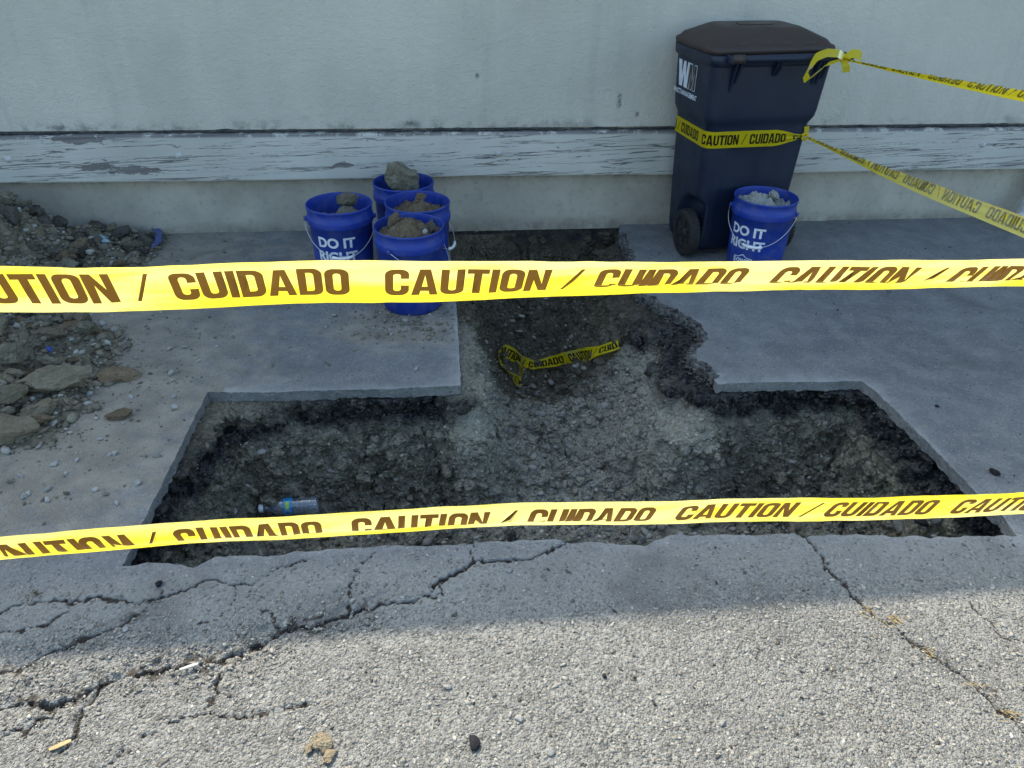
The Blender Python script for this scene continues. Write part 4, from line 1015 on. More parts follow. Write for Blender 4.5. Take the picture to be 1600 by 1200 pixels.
def clod_at(name, x, y, z, sx, sy, sz, label, cat, mat, group=None, variants=clodV, rz=None, tilt=.2, sink=.35, src=None):
    me = random.choice(variants)
    o = bpy.data.objects.new(name, me); C.objects.link(o)
    if not len(me.materials): me.materials.append(None)
    o.material_slots[0].link = 'OBJECT'; o.material_slots[0].material = mat
    o.scale = (sx, sy, sz); o.rotation_euler = (random.uniform(-tilt, tilt), random.uniform(-tilt, tilt), random.uniform(0, 6.28) if rz is None else rz)
    o.location = (x, y, z+sz*.62*(1-sink)); tag(o, label, cat, group); return o
big = [((85, 620), .128, .085, .066, 'largest flat clod of soil at the near edge of the dirt heap', .2, 'clod'),
       ((20, 686), .115, .080, .052, 'wide flat clod cut by the left edge of the picture', .1, 'clod'),
       ((122, 568), .062, .050, .048, 'rounded grey clod left of the pale pebbles on the heap', .4, 'olive'),
       ((195, 590), .078, .052, .032, 'thin ragged clod lying alone on paving beside the heap', .5, 'brownsoil'),
       ((128, 534), .085, .066, .055, 'brown clod at the heap edge just below the upper tape', .1, 'brownsoil'),
       ((187, 651), .050, .036, .024, 'small brown clod on the paving in front of the heap', .4, 'brownsoil'),
       ((60, 660), .070, .050, .045, 'tilted clod between the two largest flat clods', .6, 'clod'),
       ((40, 598), .075, .055, .055, 'pointed clod behind the largest flat clod', 1.1, 'olive'),
       ((60, 502), .110, .072, .060, 'long brown clod half hidden by the upper tape at left', .0, 'brownsoil'),
       ((17, 645), .070, .055, .05, 'clod at the left picture edge above the wide flat clod', .3, 'clod')]
for (px, py), a, b, c, lab, rz, mt in big:
    q = G(px, py); clod_at('soil_clod', q[0], q[1], gz_at(q[0], q[1]), a, b, c, lab, 'clod', M[mt], 'large clods on the dirt heap', rz=rz, sink=.3)
ups = [(42, 322, .062), (65, 352, .055), (23, 366, .06), (92, 352, .066), (188, 362, .062), (150, 374, .066), (56, 374, .055), (150, 355, .055), (112, 372, .05), (15, 330, .06), (78, 384, .06), (128, 388, .055), (36, 392, .07), (205, 375, .045), (100, 400, .06)]
for px, py, s in ups:
    q = G(px, py, .12); 
    for _ in range(4): q = G(px, py, gz_at(q[0], min(q[1], 3.97))+s*.3)
    if q[1] > 3.96: q = W(px, py, 3.95)
    clod_at('soil_clod', q[0], q[1], gz_at(q[0], q[1]), s, s*.8, s*.75, 'dark rounded clod in the heap against the wall', 'clod', M[random.choice(['darkclod', 'darkclod', 'olive'])], 'dark clods against the wall', tilt=.6, sink=.25)
# middling clods all over the heap
cnt_ = 0
while cnt_ < 235:
    x = rng.uniform(-2.7, -1.15); y = rng.uniform(2.02, 3.98)
    if max(float(sdist(np.array([x]), np.array([y]), pileA)[0]), float(sdist(np.array([x]), np.array([y]), pileB)[0])) < .015: continue
    s = float(np.clip(rng.lognormal(math.log(.029), .42), .015, .050)); cnt_ += 1
    cm = random.choice(['clod', 'olive', 'brownsoil', 'darkclod']); clod_at('soil_clod', x, y, gz_at(x, y), s*1.2, s, s*.8, ('large ' if s > .032 else 'small ')+COLW[cm]+' clod on the dirt heap '+heap_zone(y), 'clod', M[cm], 'small clods on the dirt heap', tilt=.7, sink=.15)
# pale stones
mstoneA = mat_clod('pale_stone', (.34, .335, .31), (.48, .47, .44)); mstoneB = mat_clod('grey_stone', (.17, .165, .15), (.27, .26, .235)); mblack = mat_clod('black_stone', (.022, .022, .025), (.05, .05, .055))
pale_px = [(118, 588), (125, 596), (135, 603), (130, 580), (85, 667), (104, 672), (110, 677), (90, 655), (180, 710), (172, 712), (267, 585), (270, 595), (265, 546), (272, 620), (273, 637), (85, 727), (75, 766), (45, 772), (38, 777), (150, 766), (216, 756), (183, 787), (105, 740), (120, 720), (158, 687), (33, 745), (60, 700), (75, 782), (205, 622), (310, 565), (290, 543), (140, 690), (150, 655)]
for px, py in pale_px:
    q = G(px, py); s = rng.uniform(.0075, .015)
    clod_at('stone', q[0], q[1], gz_at(q[0], q[1]), s*1.25, s, s*.8, 'small pale stone lying beside the dirt heap at left', 'stone', mstoneA, 'pale stones beside the dirt heap', stoneV, tilt=.5, sink=.15)
for k in range(75):
    x = rng.uniform(-1.75, .0); y = rng.uniform(1.7, 3.9)
    if in_hole(x, y) > -.03 or any((x-b[0])**2+(y-b[1])**2 < .17**2 for b in BK.values()): continue
    if rng.uniform() > np.clip(1+(-1.0-x)*1.1, .2, 1): continue
    s = rng.uniform(.006, .013)
    clod_at('stone', x, y, gz_at(x, y), s*1.2, s, s*.75, 'small grey stone scattered on the paving left of the pit', 'stone', mstoneB if rng.uniform() < .7 else mstoneA, 'grey stones scattered left of the pit', stoneV, tilt=.5, sink=.15)
# rocks in the pit and crumbled slab pieces at its right end
k = 0
while k < 110:
    x = rng.uniform(-.85, 1.6); y = rng.uniform(1.62, 2.35) if rng.uniform() < .62 else rng.uniform(2.35, 3.2)
    s0 = in_hole(x, y)
    if s0 < .05: continue
    z = gz_at(x, y)
    if z > -.2 or abs(gz_at(x+.03, y)-z) > .06 or abs(gz_at(x, y+.03)-z) > .06: continue
    s = float(np.clip(rng.lognormal(math.log(.015), .35), .008, .034)); k += 1
    pmn = random.choice(['grey stone', 'olive grey clay lump', 'olive grey clay lump', 'tan clay lump']); clod_at('stone', x, y, z, s*1.2, s, s*.85, ('large ' if s > .018 else 'small ')+pmn+' in the pit '+pit_zone(x, y), 'stone', {'grey stone': mstoneB, 'olive grey clay lump': M['olive'], 'tan clay lump': M['clod']}[pmn], 'lumps on the pit floor', stoneV, tilt=.8, sink=.2)
for k in range(16):
    q = hit(rng.uniform(1380, 1560), rng.uniform(812, 833)); s = rng.uniform(.018, .036)
    if in_hole(q[0], q[1]) < .02: continue
    z = gz_at(q[0], q[1])
    clod_at('stone', q[0], q[1], z, s*1.3, s, s*.7, 'dark broken chunk of paving piled at the near right end of the pit', 'stone', random.choice([M['darkclod'], mstoneB, mblack]), 'broken paving at the pit end', stoneV, tilt=.9, sink=.2)
# stones of the foreground
fg_list = [((740, 1162), .017, mblack, 'black angular stone on the sunlit asphalt, largest of the dark ones'), ((860, 1176), .011, mstoneA, 'pale stone casting a shadow near the bottom edge of the picture'),
           ((810, 1124), .011, mstoneA, 'pale yellowish pebble on the sunlit asphalt in the middle'), ((700, 1074), .010, mstoneA, 'flat pale stone on the sunlit asphalt near the shadow edge'),
           ((1129, 1131), .010, mstoneA, 'cream pebble right of the middle on the sunlit asphalt'), ((945, 1057), .008, mblack, 'small black stone near the shadow edge'),
           ((795, 893), .009, mstoneA, 'white stone on shaded asphalt in front of the pit'), ((1188, 888), .009, mstoneA, 'pale stone on shaded asphalt left of the long crack'),
           ((197, 984), .010, mstoneA, 'pale square stone by the crack at left'), ((373, 1016), .010, mstoneB, 'grey pebble on the edge of the main crack'), ((1553, 740), .020, mblack, 'dark flat stone on the paving right of the pit'),
           ((1464, 636), .010, mblack, 'small dark stone beside the far right corner of the pit'), ((249, 913), .012, mblack, 'black crumb of asphalt near the left front corner of the pit')]
for (px, py), s, mt, lab in fg_list:
    q = G(px, py); clod_at('stone', q[0], q[1], 0, s*1.25, s, s*.7, lab, 'stone', mt, None, stoneV, tilt=.2, sink=.15)
for (px, py), s, lab in (((508, 1166), .022, 'round lump of dried tan clay at the bottom of the picture'), ((483, 1172), .013, 'small lump of tan clay left of the round lump'), ((516, 1184), .016, 'crumbled lump of tan clay below the round lump')):
    q = G(px, py); clod_at('clay_lump', q[0], q[1], 0, s*1.15, s, s*.9, lab, 'clay', mat_clod('tan_clay', (.30, .235, .15), (.40, .33, .22)), None, clodV, tilt=.3, sink=.2)
n = 70; cxs = rng.uniform(-.7, 1.4, n); cys = rng.uniform(.9, 1.25, n); s = rng.uniform(.0025, .0055, n)
tag(merged('asphalt_crumbs', pebV, np.stack([cxs, cys, s*.3], 1), np.stack([s*1.2, s, s*.8], 1), rng.uniform(0, 6.28, n), np.full((n, 3), .03), M['stone'], .3, 41), 'tiny black crumbs of asphalt on the sunlit ground', 'crumbs', kind='stuff')
# lumps and stones inside buckets
for key, dx, dy, z, s, lab, mt in (('left', .035, .03, .345, .055, 'lumpy grey clod sticking out of the leftmost blue bucket', 'olive'), ('back', .0, .01, .315, .10, 'large angular brown clod standing in the bucket closest to the wall', 'olive'),
                                   ('mid', .015, .05, .345, .042, 'upright clod on the soil in the middle clustered bucket', 'brownsoil'), ('front', .095, -.02, .345, .03, 'dark clod at the right rim of the nearest clustered bucket', 'darkclod'),
                                   ('front', -.065, .05, .350, .042, 'brown clod at the left rim of the nearest clustered bucket', 'brownsoil'), ('right', .05, .03, .345, .036, 'pale lump on top of the gravel in the bucket by the bin', 'palegravel')):
    bx, by = BK[key]; clod_at('soil_clod', bx+dx, by+dy, z, s, s*.8, s*1.0, lab, 'clod', M[mt], None, clodV, tilt=.3, sink=.3)
bx, by = BK['front']; clod_at('stone', bx+.068, by-.06, .350, .017, .013, .017, 'smooth white pebble at the rim of the nearest clustered bucket', 'stone', mstoneA, None, stoneV, tilt=.2)

# ================================================================== WHEELED BIN
BIN = (1.505, 3.790, 0); BROT = rad(8)
bn = empty('wheeled_bin', BIN, BROT); tag(bn, 'dark wheeled waste bin with brown lid and white lettering against the wall', 'bin')
bz = [.035, .07, .30, .60, .655, .690, .72, .93, .945]
bhw = [.232, .240, .252, .264, .267, .283, .287, .296, .296]
byr = [-.190, -.202, -.212, -.224, -.228, -.244, -.248, -.262, -.262]
byf = [.130, .137, .142, .147, .150, .156, .158, .165, .165]
def hwz(z): return np.interp(z, bz, bhw)
def rrect_ring(hw, y0, y1, r, n=6):
    return [(x, y) for x, y in arc(hw-r, y0+r, r, -90, 0, n)+arc(hw-r, y1-r, r, 0, 90, n)+arc(-hw+r, y1-r, r, 90, 180, n)+arc(-hw+r, y0+r, r, 180, 270, n)]
def loft(bm, secs, cap0=True, cap1=True, mod=None):
    rings = []
    for z, ring in secs:
        rings.append([bm.verts.new(mod(x, y, z) if mod else (x, y, z)) for x, y in ring])
    n = len(rings[0])
    for A, B in zip(rings, rings[1:]):
        for k in range(n): bm.faces.new((A[k], A[(k+1) % n], B[(k+1) % n], B[k]))
    if cap0: bm.faces.new(rings[0][::-1])
    if cap1: bm.faces.new(rings[-1])
def niche(x, y, z):
    """wheel housings pressed into the rear lower corners"""
    d = math.hypot((y+.150)/.165, (z-.115)/.20); k = float(sstep(1.0, .82, d)); s = 1 if x > 0 else -1
    if abs(x) > .20: x = x*(1-k)+s*.205*k
    # grip hollow below the step on both sides
    return (x, y, z)
bm = bmesh.new(); secs = []
def subdiv_ring(ring, m=5):
    out = []
    for a, b in zip(ring, ring[1:]+ring[:1]):
        L = math.hypot(b[0]-a[0], b[1]-a[1]); n = max(1, int(L/.02))
        for k in range(n): out.append((a[0]+(b[0]-a[0])*k/n, a[1]+(b[1]-a[1])*k/n))
    return out
ringlen = None
# every section is sampled the same way: take the widest section's parameters
def sec(z):
    hw, y0, y1 = float(hwz(z)), float(np.interp(z, bz, byr)), float(np.interp(z, bz, byf)); r = .042
    pts = []
    def line(a, b, n):
        for k in range(n): pts.append((a[0]+(b[0]-a[0])*k/n, a[1]+(b[1]-a[1])*k/n))
    def ac(cx, cy, a0):
        for k in range(8): a = rad(a0+90*k/8); pts.append((cx+r*math.cos(a), cy+r*math.sin(a)))
    line((-hw+r, y0), (hw-r, y0), 24); ac(hw-r, y0+r, -90); line((hw, y0+r), (hw, y1-r), 18); ac(hw-r, y1-r, 0)
    line((hw-r, y1), (-hw+r, y1), 24); ac(-hw+r, y1-r, 90); line((-hw, y1-r), (-hw, y0+r), 18); ac(-hw+r, y0+r, 180)
    return pts
zlist = list(np.linspace(.035, .42, 26))+[.5, .58, .63, .655, .667, .68, .69, .705, .72, .78, .86, .93, .945]
def bodymod(x, y, z):
    x, y, z = niche(x, y, z)
    # shallow hollow where the step meets the rear corners, and a stiffening panel on the rear
    if y < -.2 and abs(x) < .15 and z < .60: y += .008*float(sstep(.15, .135, abs(x)))*float(sstep(.60, .585, z))
    return (x, y, z)
loft(bm, [(z, sec(z)) for z in zlist], True, True, bodymod)
bin_body = bm_obj('body', bm, M['cart'], bn, True)
# rim flange
bm = bmesh.new(); 
loft(bm, [(.925, rrect_ring(.304, -.268, .172, .05)), (.930, rrect_ring(.309, -.273, .176, .05)), (.968, rrect_ring(.313, -.276, .178, .05)), (.972, rrect_ring(.310, -.273, .176, .05))]); bm_obj('rim', bm, M['cart'], bn, True)
# lid: flat skirt, sloping sides, raised plateau
bm = bmesh.new()
loft(bm, [(.973, rrect_ring(.312, -.252, .180, .055)), (.990, rrect_ring(.316, -.254, .182, .055)), (1.000, rrect_ring(.311, -.248, .178, .052)), (1.004, rrect_ring(.300, -.235, .170, .05)), (1.022, rrect_ring(.285, -.218, .158, .05)), (1.058, rrect_ring(.205, -.150, .105, .045)), (1.066, rrect_ring(.185, -.132, .09, .04))])
lid = bm_obj('lid', bm, M['lid'], bn, True)
for x in (-.16, -.05, .06, .17):
    bm = bmesh.new(); add_box(bm, (x, -.205, 1.012), (.06, .045, .016)); bevel_all(bm, .006); bm_obj('lid_rib', bm, M['lid'], lid, True)
bm = bmesh.new(); add_box(bm, (.0, -.02, 1.0675), (.17, .05, .003)); bevel_all(bm, .001); bm_obj('lid_plate', bm, M['lid'], lid)
# handle bar and its brackets
bm = bmesh.new(); add_tube(bm, [(-.20, -.312, .966), (.345, -.312, .966)], .0165, 14); hb_ = bm_obj('handle', bm, M['cart'], bn, True)
for x in (-.245, -.19, .25, .325):
    bm = bmesh.new(); add_box(bm, (x, -.288, .962), (.020, .075, .034)); bevel_all(bm, .006); bm_obj('handle_bracket', bm, M['cart'], bn, True)
bm = bmesh.new(); add_tube(bm, [(-.245, -.312, .966), (-.19, -.312, .966)], .019, 14); bm_obj('hinge_sleeve', bm, M['lid'], bn, True)
for x, h in ((-.205, .15), (-.185, .11), (-.005, .075), (.012, .075), (.205, .13), (.225, .13), (.245, .10)):
    bm = bmesh.new(); w = .006
    P_ = [(-.248, .935), (-.300, .945), (-.290, .925), (-.244, .935-h)]
    A = [bm.verts.new((x-w, a, b)) for a, b in P_]; B = [bm.verts.new((x+w, a, b)) for a, b in P_]
    bm.faces.new(A[::-1]); bm.faces.new(B)
    for k in range(4): bm.faces.new((A[k], A[(k+1) % 4], B[(k+1) % 4], B[k]))
    bmesh.ops.recalc_face_normals(bm, faces=bm.faces[:]); bm_obj('gusset', bm, M['cart'], bn)
# wheels
for s in (-1, 1):
    wh = empty('wheel', (s*.262, -.150, .1195)); wh.scale = (.92, .925, .925); wh.parent = bn
    bm = bmesh.new(); add_lathe(bm, [(.088, -.026), (.108, -.030), (.122, -.024), (.1265, -.012), (.1265, .012), (.122, .024), (.108, .030), (.088, .026), (.088, -.026)], 48, axis='x'); bm_obj('tyre', bm, M['rubber'], wh, True)
    bm = bmesh.new()
    for k in range(40):
        a = 2*math.pi*k/40
        for q in (-1, 1):
            R_ = Matrix.Rotation(a+(.08 if q > 0 else 0), 3, 'X'); add_box(bm, R_ @ Vector((q*.012, 0, .1265)), (.018, .010, .004), R_)
    bm_obj('tread', bm, M['rubber'], wh)
    bm = bmesh.new(); add_lathe(bm, [(.0001, -.020), (.020, -.022), (.024, -.014), (.03, -.010), (.075, -.016), (.089, -.022), (.089, .022), (.075, .016), (.03, .010), (.024, .014), (.020, .022), (.0001, .020)], 40, axis='x'); rim_ = bm_obj('hub', bm, M['hub'], wh, True)
    for k in range(6):
        bm = bmesh.new(); R_ = Matrix.Rotation(2*math.pi*k/6, 3, 'X'); add_box(bm, R_ @ Vector((s*.016, 0, .052)), (.010, .012, .05), R_); bevel_all(bm, .002); bm_obj('spoke', bm, M['hub'], wh)
bm = bmesh.new(); add_tube(bm, [(-.25, -.150, .1195), (.25, -.150, .1195)], .0095, 12); bm_obj('axle', bm, mat_plain('axle_steel', (.22, .22, .23), .45, .5, .2, 30, 0, .7), bn, True)
for s in (-1, 1):
    bm = bmesh.new(); add_box(bm, (s*.13, .10, .018), (.05, .12, .036)); bevel_all(bm, .006); bm_obj('foot', bm, M['cart'], bn)
# printed logo on the left side
def side_print(V, F, yc, zc, off):
    z = V[:, 1]+zc; return np.stack([-(hwz(z)+off), yc-V[:, 0], z], 1), F
Wp = [(-.095, .058), (-.060, .058), (-.052, -.010), (-.038, .058), (-.014, .058), (-.006, -.010), (.006, .058), (.026, .058), (.010, -.058), (-.022, -.058), (-.030, .004), (-.042, -.058), (-.076, -.058)]
Mp = [(.012, -.058), (.028, .058), (.058, .058), (.064, -.004), (.080, .058), (.108, .058), (.100, -.058), (.076, -.058), (.082, .008), (.064, -.058), (.046, -.058), (.042, .008), (.034, -.058)]
Mi = [(.0165, -.0545), (.0310, .0545), (.0550, .0545), (.0620, -.022), (.0828, .0545), (.1040, .0545), (.0968, -.0545), (.0800, -.0545), (.0868, .026), (.0615, -.0545), (.0485, -.0545), (.0445, .026), (.0305, -.0545)]
wV, wF, _ = fill2d([Wp], (.012, .012), (-.1, -.06, .03, .06)); mV, mF, _ = fill2d([Mp], (.012, .012), (.01, -.06, .11, .06)); iV, iF, _ = fill2d([Mi], (.012, .012), (.01, -.06, .11, .06))
kV, kF = text2d('WASTE MANAGEMENT', .031, .0010, 0); kV[:, 0] *= .80
YC, ZC = .015, .845
V, F = join([side_print(wV, wF, YC, ZC, .0012), side_print(mV, mF, YC, ZC, .0010), side_print(kV, kF, YC, ZC-.085, .0012)])
link('logo', mesh_np('logo', V, F[:, ::-1]), M['white'], bn)
V, F = side_print(iV, iF, YC, ZC, .0020); link('logo_letter', mesh_np('logo_letter', V, F[:, ::-1]), M['lid'], bn)

# ================================================================== CAUTION TAPES
POSTL, POSTR = np.array([-1.55, .713]), np.array([1.90, .940])
mwood = mat_plain('stake_wood', (.36, .26, .15), .8, .2, .25, 30, .3)
for q, lab in ((POSTL, 'wooden stake holding the left ends of the two front tapes'), (POSTR, 'wooden stake holding the right ends of all four tapes')):
    bm = bmesh.new(); A = add_box(bm, (q[0], q[1], .64), (.036, .036, 1.30)); bevel_all(bm, .003)
    for v in bm.verts:
        if v.co.z > 1.28: v.co.z -= .02*abs(v.co.x-q[0])/.018
    tag(bm_obj('wooden_stake', bm, mwood), lab, 'stake')
def on_plane(px, py):
    """point of a pixel ray on the vertical plane through both stakes"""
    d = ray(px, py); n = np.array([-(POSTR-POSTL)[1], (POSTR-POSTL)[0]]); t = (POSTL@n)/(d[:2]@n)
    return np.array([0, 0, CAM_H])+d*t
def straight(a, b, n=60): return [a+(b-a)*k/n for k in range(n+1)]
def extend(a, b, XY):
    """extrapolate line a-b (in plan) to the stake position"""
    s = (XY[0]-a[0])/(b[0]-a[0]); return a+(b-a)*s
up_px = [(0, 452), (400, 443), (800, 439), (1200, 434.5), (1599, 433)]
pts = [on_plane(*p) for p in up_px]; pts = [extend(pts[0], pts[1], POSTL)]+pts+[extend(pts[-2], pts[-1], POSTR)]
def dense(pts, n=140):
    pts = np.array(pts); L = np.r_[0, np.cumsum(np.linalg.norm(np.diff(pts, axis=0), axis=1))]; u = np.linspace(0, L[-1], n); return np.stack([np.interp(u, L, pts[:, q]) for q in range(3)], 1), L
UPP, UL = dense(pts)
def tilt_across(n, f0, f1):
    out = []
    for k in range(n):
        th = rad(f0+(f1-f0)*k/(n-1)); out.append((0, -math.sin(th), math.cos(th)))
    return out
# lettering phase: CAUTION begins at pixel 610 on the upper tape
def phase_for(P0, pts_d, px, py, off=.006):
    q = on_plane(px, py); L = np.r_[0, np.cumsum(np.linalg.norm(np.diff(pts_d, axis=0), axis=1))]
    k = np.argmin(np.linalg.norm(pts_d-q, axis=1)); return (off-L[k]) % PER
# curl: the lower edge rolls under towards the right of the picture
def curl_up(f, v):
    c = sstep(.43, .54, f); e = .5*sstep(.37, .30, f)
    return -(c*.80*np.exp(-((v+.42)/.22)**2)) + e*.5*np.exp(-((v-.25)/.25)**2) - .12*v + .10*np.sin(f*31)*v
# (positive angle leans the upper edge to the viewer)
tp, le = ribbon('caution_tape', UPP, tilt_across(len(UPP), 27, 27), phase=phase_for(0, UPP, 610, 440), curl=curl_up, wr=.0016)
tag(tp, 'upper yellow caution tape stretched across the whole picture in sunlight', 'caution tape', 'yellow caution tapes')
lo_px = [(0, 866), (300, 839), (540, 823), (800, 811), (1200, 797), (1599, 788)]
pts = [on_plane(*p) for p in lo_px]; pts = [extend(pts[0], pts[1], POSTL)]+pts+[extend(pts[-2], pts[-1], POSTR)]
LOP, _ = dense(pts)
def curl_lo(f, v): return -.50*sstep(.56, .47, f)*np.exp(-((v+.45)/.22)**2)+.22*sstep(.56, .47, f)*sstep(-.2, .4, v)+.08*np.sin(f*27)*v
tp, le = ribbon('caution_tape', LOP, tilt_across(len(LOP), 29, 15), phase=phase_for(0, LOP, 537, 815), curl=curl_lo, wr=.0014, wrap_seed=3)
tag(tp, 'lower yellow caution tape crossing in front of the pit in sunlight', 'caution tape', 'yellow caution tapes')

# tape from the bin handle to the right stake
def stake_z(a, b, XY):
    for s in np.linspace(1, 14, 6000):
        d = ray(a[0]+s*(b[0]-a[0]), a[1]+s*(b[1]-a[1]))
        if d[1] > 0 and d[0]/d[1] > XY[0]/XY[1]: return CAM_H+d[2]*XY[1]/d[1]
Rm = Matrix.Rotation(BROT, 3, 'Z')
def binp(x, y, z): v = Rm @ Vector((x, y, z)); return np.array([v.x+BIN[0], v.y+BIN[1], v.z+BIN[2]])
K1 = binp(.29, -.333, .962)
E1 = np.array([*POSTR, stake_z((1300, 76), (1600, 129), POSTR)])
def sagline(a, b, sag, n=90):
    out = []
    for k in range(n+1):
        s = k/n; p = a+(b-a)*s; p[2] -= sag*4*s*(1-s); out.append(p)
    return np.array(out)
S1 = sagline(K1, E1, .012)
ac1 = [(.55*math.cos(.3), -.30-.2*k/90, .75) for k in range(91)]
tp, le = ribbon('caution_tape', S1, ac1, phase=.1, wsc=lambda f: .22+.55*sstep(.0, .5, f), fold=lambda f: .25+.3*f, ink='ink2', tape='tape2', wr=.0012, wrap_seed=7)
tag(tp, 'yellow caution tape tied to the bin handle and running off to the right', 'caution tape', 'yellow caution tapes')
bm = bmesh.new(); add_tube(bm, [binp(.29+.024*math.cos(a), -.313+.024*math.sin(a)*.9, .966+.006*math.sin(3*a)) for a in np.linspace(0, 6.1, 20)], [.009+.004*math.sin(k*2.1) for k in range(20)], 8)
for k in range(2): pass
kn = bm_obj('knot', bm, M['tape'], tp, True)
def strip(name, pts, acr, w, mat, parent):
    bm = bmesh.new(); pr = None
    for p, a in zip(pts, acr):
        a = np.array(a)/np.linalg.norm(a)*w/2; c = (bm.verts.new(p-a), bm.verts.new(p+a))
        if pr: bm.faces.new((pr[0], c[0], c[1], pr[1]))
        pr = c
    return bm_obj(name, bm, mat, parent, True)
lp = [binp(.29, -.335, .965), binp(.25, -.345, .985), binp(.19, -.345, .99), binp(.14, -.348, .975), binp(.12, -.35, .945), binp(.10, -.352, .90), binp(.115, -.352, .875), binp(.15, -.345, .90), binp(.20, -.338, .94), binp(.27, -.333, .955)]
lpd, _ = dense(lp, 40)
strip('bow_loop', lpd, [(.25*math.sin(k*.35), .3, .9) if k < 18 else (.75, .1+.3*math.sin(k*.4), .55) for k in range(40)], .034, M['tape'], tp)
tl = [binp(.29, -.335, .962), binp(.31, -.35, .985), binp(.35, -.345, .98), binp(.375, -.335, .965)]; tld, _ = dense(tl, 14)
strip('tape_end', tld, [(.1, .3, 1)]*14, .038, M['tape'], tp)
tl = [binp(.285, -.336, .955), binp(.30, -.345, .93), binp(.31, -.34, .905)]; tld, _ = dense(tl, 10)
strip('tape_end', tld, [(1, .2, .1)]*10, .04, M['tape'], tp)

# tape wrapped round the bin and leading off to the right stake
ZW = .598
def bring(z, off):
    return [binp(x, y, z) for x, y in rrect_ring(float(hwz(z))+off, float(np.interp(z, bz, byr))-off, float(np.interp(z, bz, byf))+off, .045, 8)]
ring = bring(ZW, .004)
# order: start at the knot (rear right corner), run along the right side, front, left side, and back over the rear face
n_ = len(ring)
wrap = [ring[k % n_] for k in range(7, 7+n_-8)]+[ring[-1]]
wrap.append(binp(-.10, -.2290, ZW)); wrap.append(binp(.05, -.2290, ZW-.002)); wrap.append(binp(.19, -.2285, ZW-.004)); wrap.append(binp(.250, -.222, ZW-.003))
WP, WL = dense(wrap, 260)
Kz = WP[-1]
q0 = W(1085, 217, 3.57)
kk = np.argmin(np.abs(np.array([(lambda v: 800+FPX*((v-np.array([0, 0, CAM_H]))@cr)/((v-np.array([0, 0, CAM_H]))@cf))(p) for p in WP[150:]])-1085))+150
Lw = np.r_[0, np.cumsum(np.linalg.norm(np.diff(WP, axis=0), axis=1))]
tp, le = ribbon('caution_tape', WP, [(0, 0, 1)]*len(WP), phase=(.006-Lw[kk]-.085) % PER, tape='tape2', wsc=lambda f: 1-.72*sstep(.90, .995, f), wr=.0006, wrap_seed=11)
tag(tp, 'yellow caution tape wrapped round the dark bin and knotted at its corner', 'caution tape', 'yellow caution tapes')
bm = bmesh.new(); add_tube(bm, [Kz+np.array([.012*math.cos(a), -.006, .016*math.sin(a)]) for a in np.linspace(0, 6.0, 18)], [.006+.003*math.sin(k*1.9) for k in range(18)], 8)
bm_obj('knot', bm, M['tape'], tp, True)
tl = [Kz, Kz+np.array([.0, -.012, .025]), Kz+np.array([-.006, -.014, .05])]; tld, _ = dense(tl, 8); strip('tape_end', tld, [(1, .1, .15)]*8, .026, M['tape'], tp)
E2 = np.array([*POSTR, stake_z((1250, 215), (1600, 352), POSTR)])
S2_ = sagline(Kz+np.array([.012, -.01, .0]), E2, .010)
ac2 = [(.25, -.45, .85)]*len(S2_)
tp, le = ribbon('caution_tape', S2_, ac2, phase=.02, mirror=True, tape='tape2', wsc=lambda f: .30+.55*sstep(.0, .35, f), fold=lambda f: .30+.55*sstep(.1, .6, f), ink='ink2', wr=.0010, wrap_seed=17, flip=False)
tag(tp, 'yellow caution tape slanting from the bin corner down to the right picture edge', 'caution tape', 'yellow caution tapes')

# loose tape lying in the trench
loose = [(968, 537, .02), (950, 545, .03), (930, 552, .03), (905, 557, .03), (880, 561, .035), (850, 567, .035), (832, 573, .03), (820, 567, .035), (803, 555, .045), (788, 547, .05), (779, 546, .05), (774, 556, .045), (784, 574, .035), (800, 590, .03), (814, 600, .03), (816, 590, .035), (809, 572, .045)]
lpn = []
for px, py, up in loose:
    q = hit(px, py); d = ray(px, py); q = q-d/np.linalg.norm(d)*(up*1.3+.012)
    lpn.append(q)
lpn = np.array(lpn)
for _ in range(1): lpn[1:-1] = lpn[1:-1]*.6+.2*(lpn[:-2]+lpn[2:])
LPD, _ = dense(lpn, 120)
la = [(.5*math.sin(k*.19), .35+.6*math.sin(k*.13), .75+.2*math.cos(k*.23)) for k in range(120)]
tp, le = ribbon('caution_tape', LPD, la, phase=.03, mirror=True, wsc=lambda f: .55+.4*np.abs(np.sin(f*7.5)), wr=.004, wrap_seed=23)
tag(tp, 'loose twisted piece of yellow caution tape lying in the trench', 'caution tape', 'yellow caution tapes')

# ================================================================== BOTTLE
def mat_pet():
    t = NT('clear_bottle_plastic'); v = t.coord('Object'); n = t.noise(v, 60, 3)
    gl = t.n('ShaderNodeBsdfGlossy', ins={'Color': (.9, .95, 1, 1), 'Roughness': .12, 'Normal': t.bump(n, .5, .003)}); tr = t.n('ShaderNodeBsdfTransparent', ins={'Color': (.93, .95, .97, 1)})
    df = t.n('ShaderNodeBsdfTranslucent', ins={'Color': (.75, .82, .92, 1)}); d2 = t.n('ShaderNodeBsdfDiffuse', ins={'Color': (.62, .70, .82, 1)})
    a = t.n('ShaderNodeMixShader', ins={0: .5, 1: df.outputs[0], 2: d2.outputs[0]})
    fr = t.n('ShaderNodeLayerWeight', ins={'Blend': .35})
    b = t.n('ShaderNodeMixShader', ins={0: .27, 1: tr.outputs[0], 2: a.outputs[0]})
    c = t.n('ShaderNodeMixShader', ins={0: t.rng(fr.outputs['Facing'], .0, 1.0, .12, .75), 1: b.outputs[0], 2: gl.outputs[0]})
    t.t.links.new(c.outputs[0], t.out.inputs[0]); return t.m
dq = ray(452, 786)
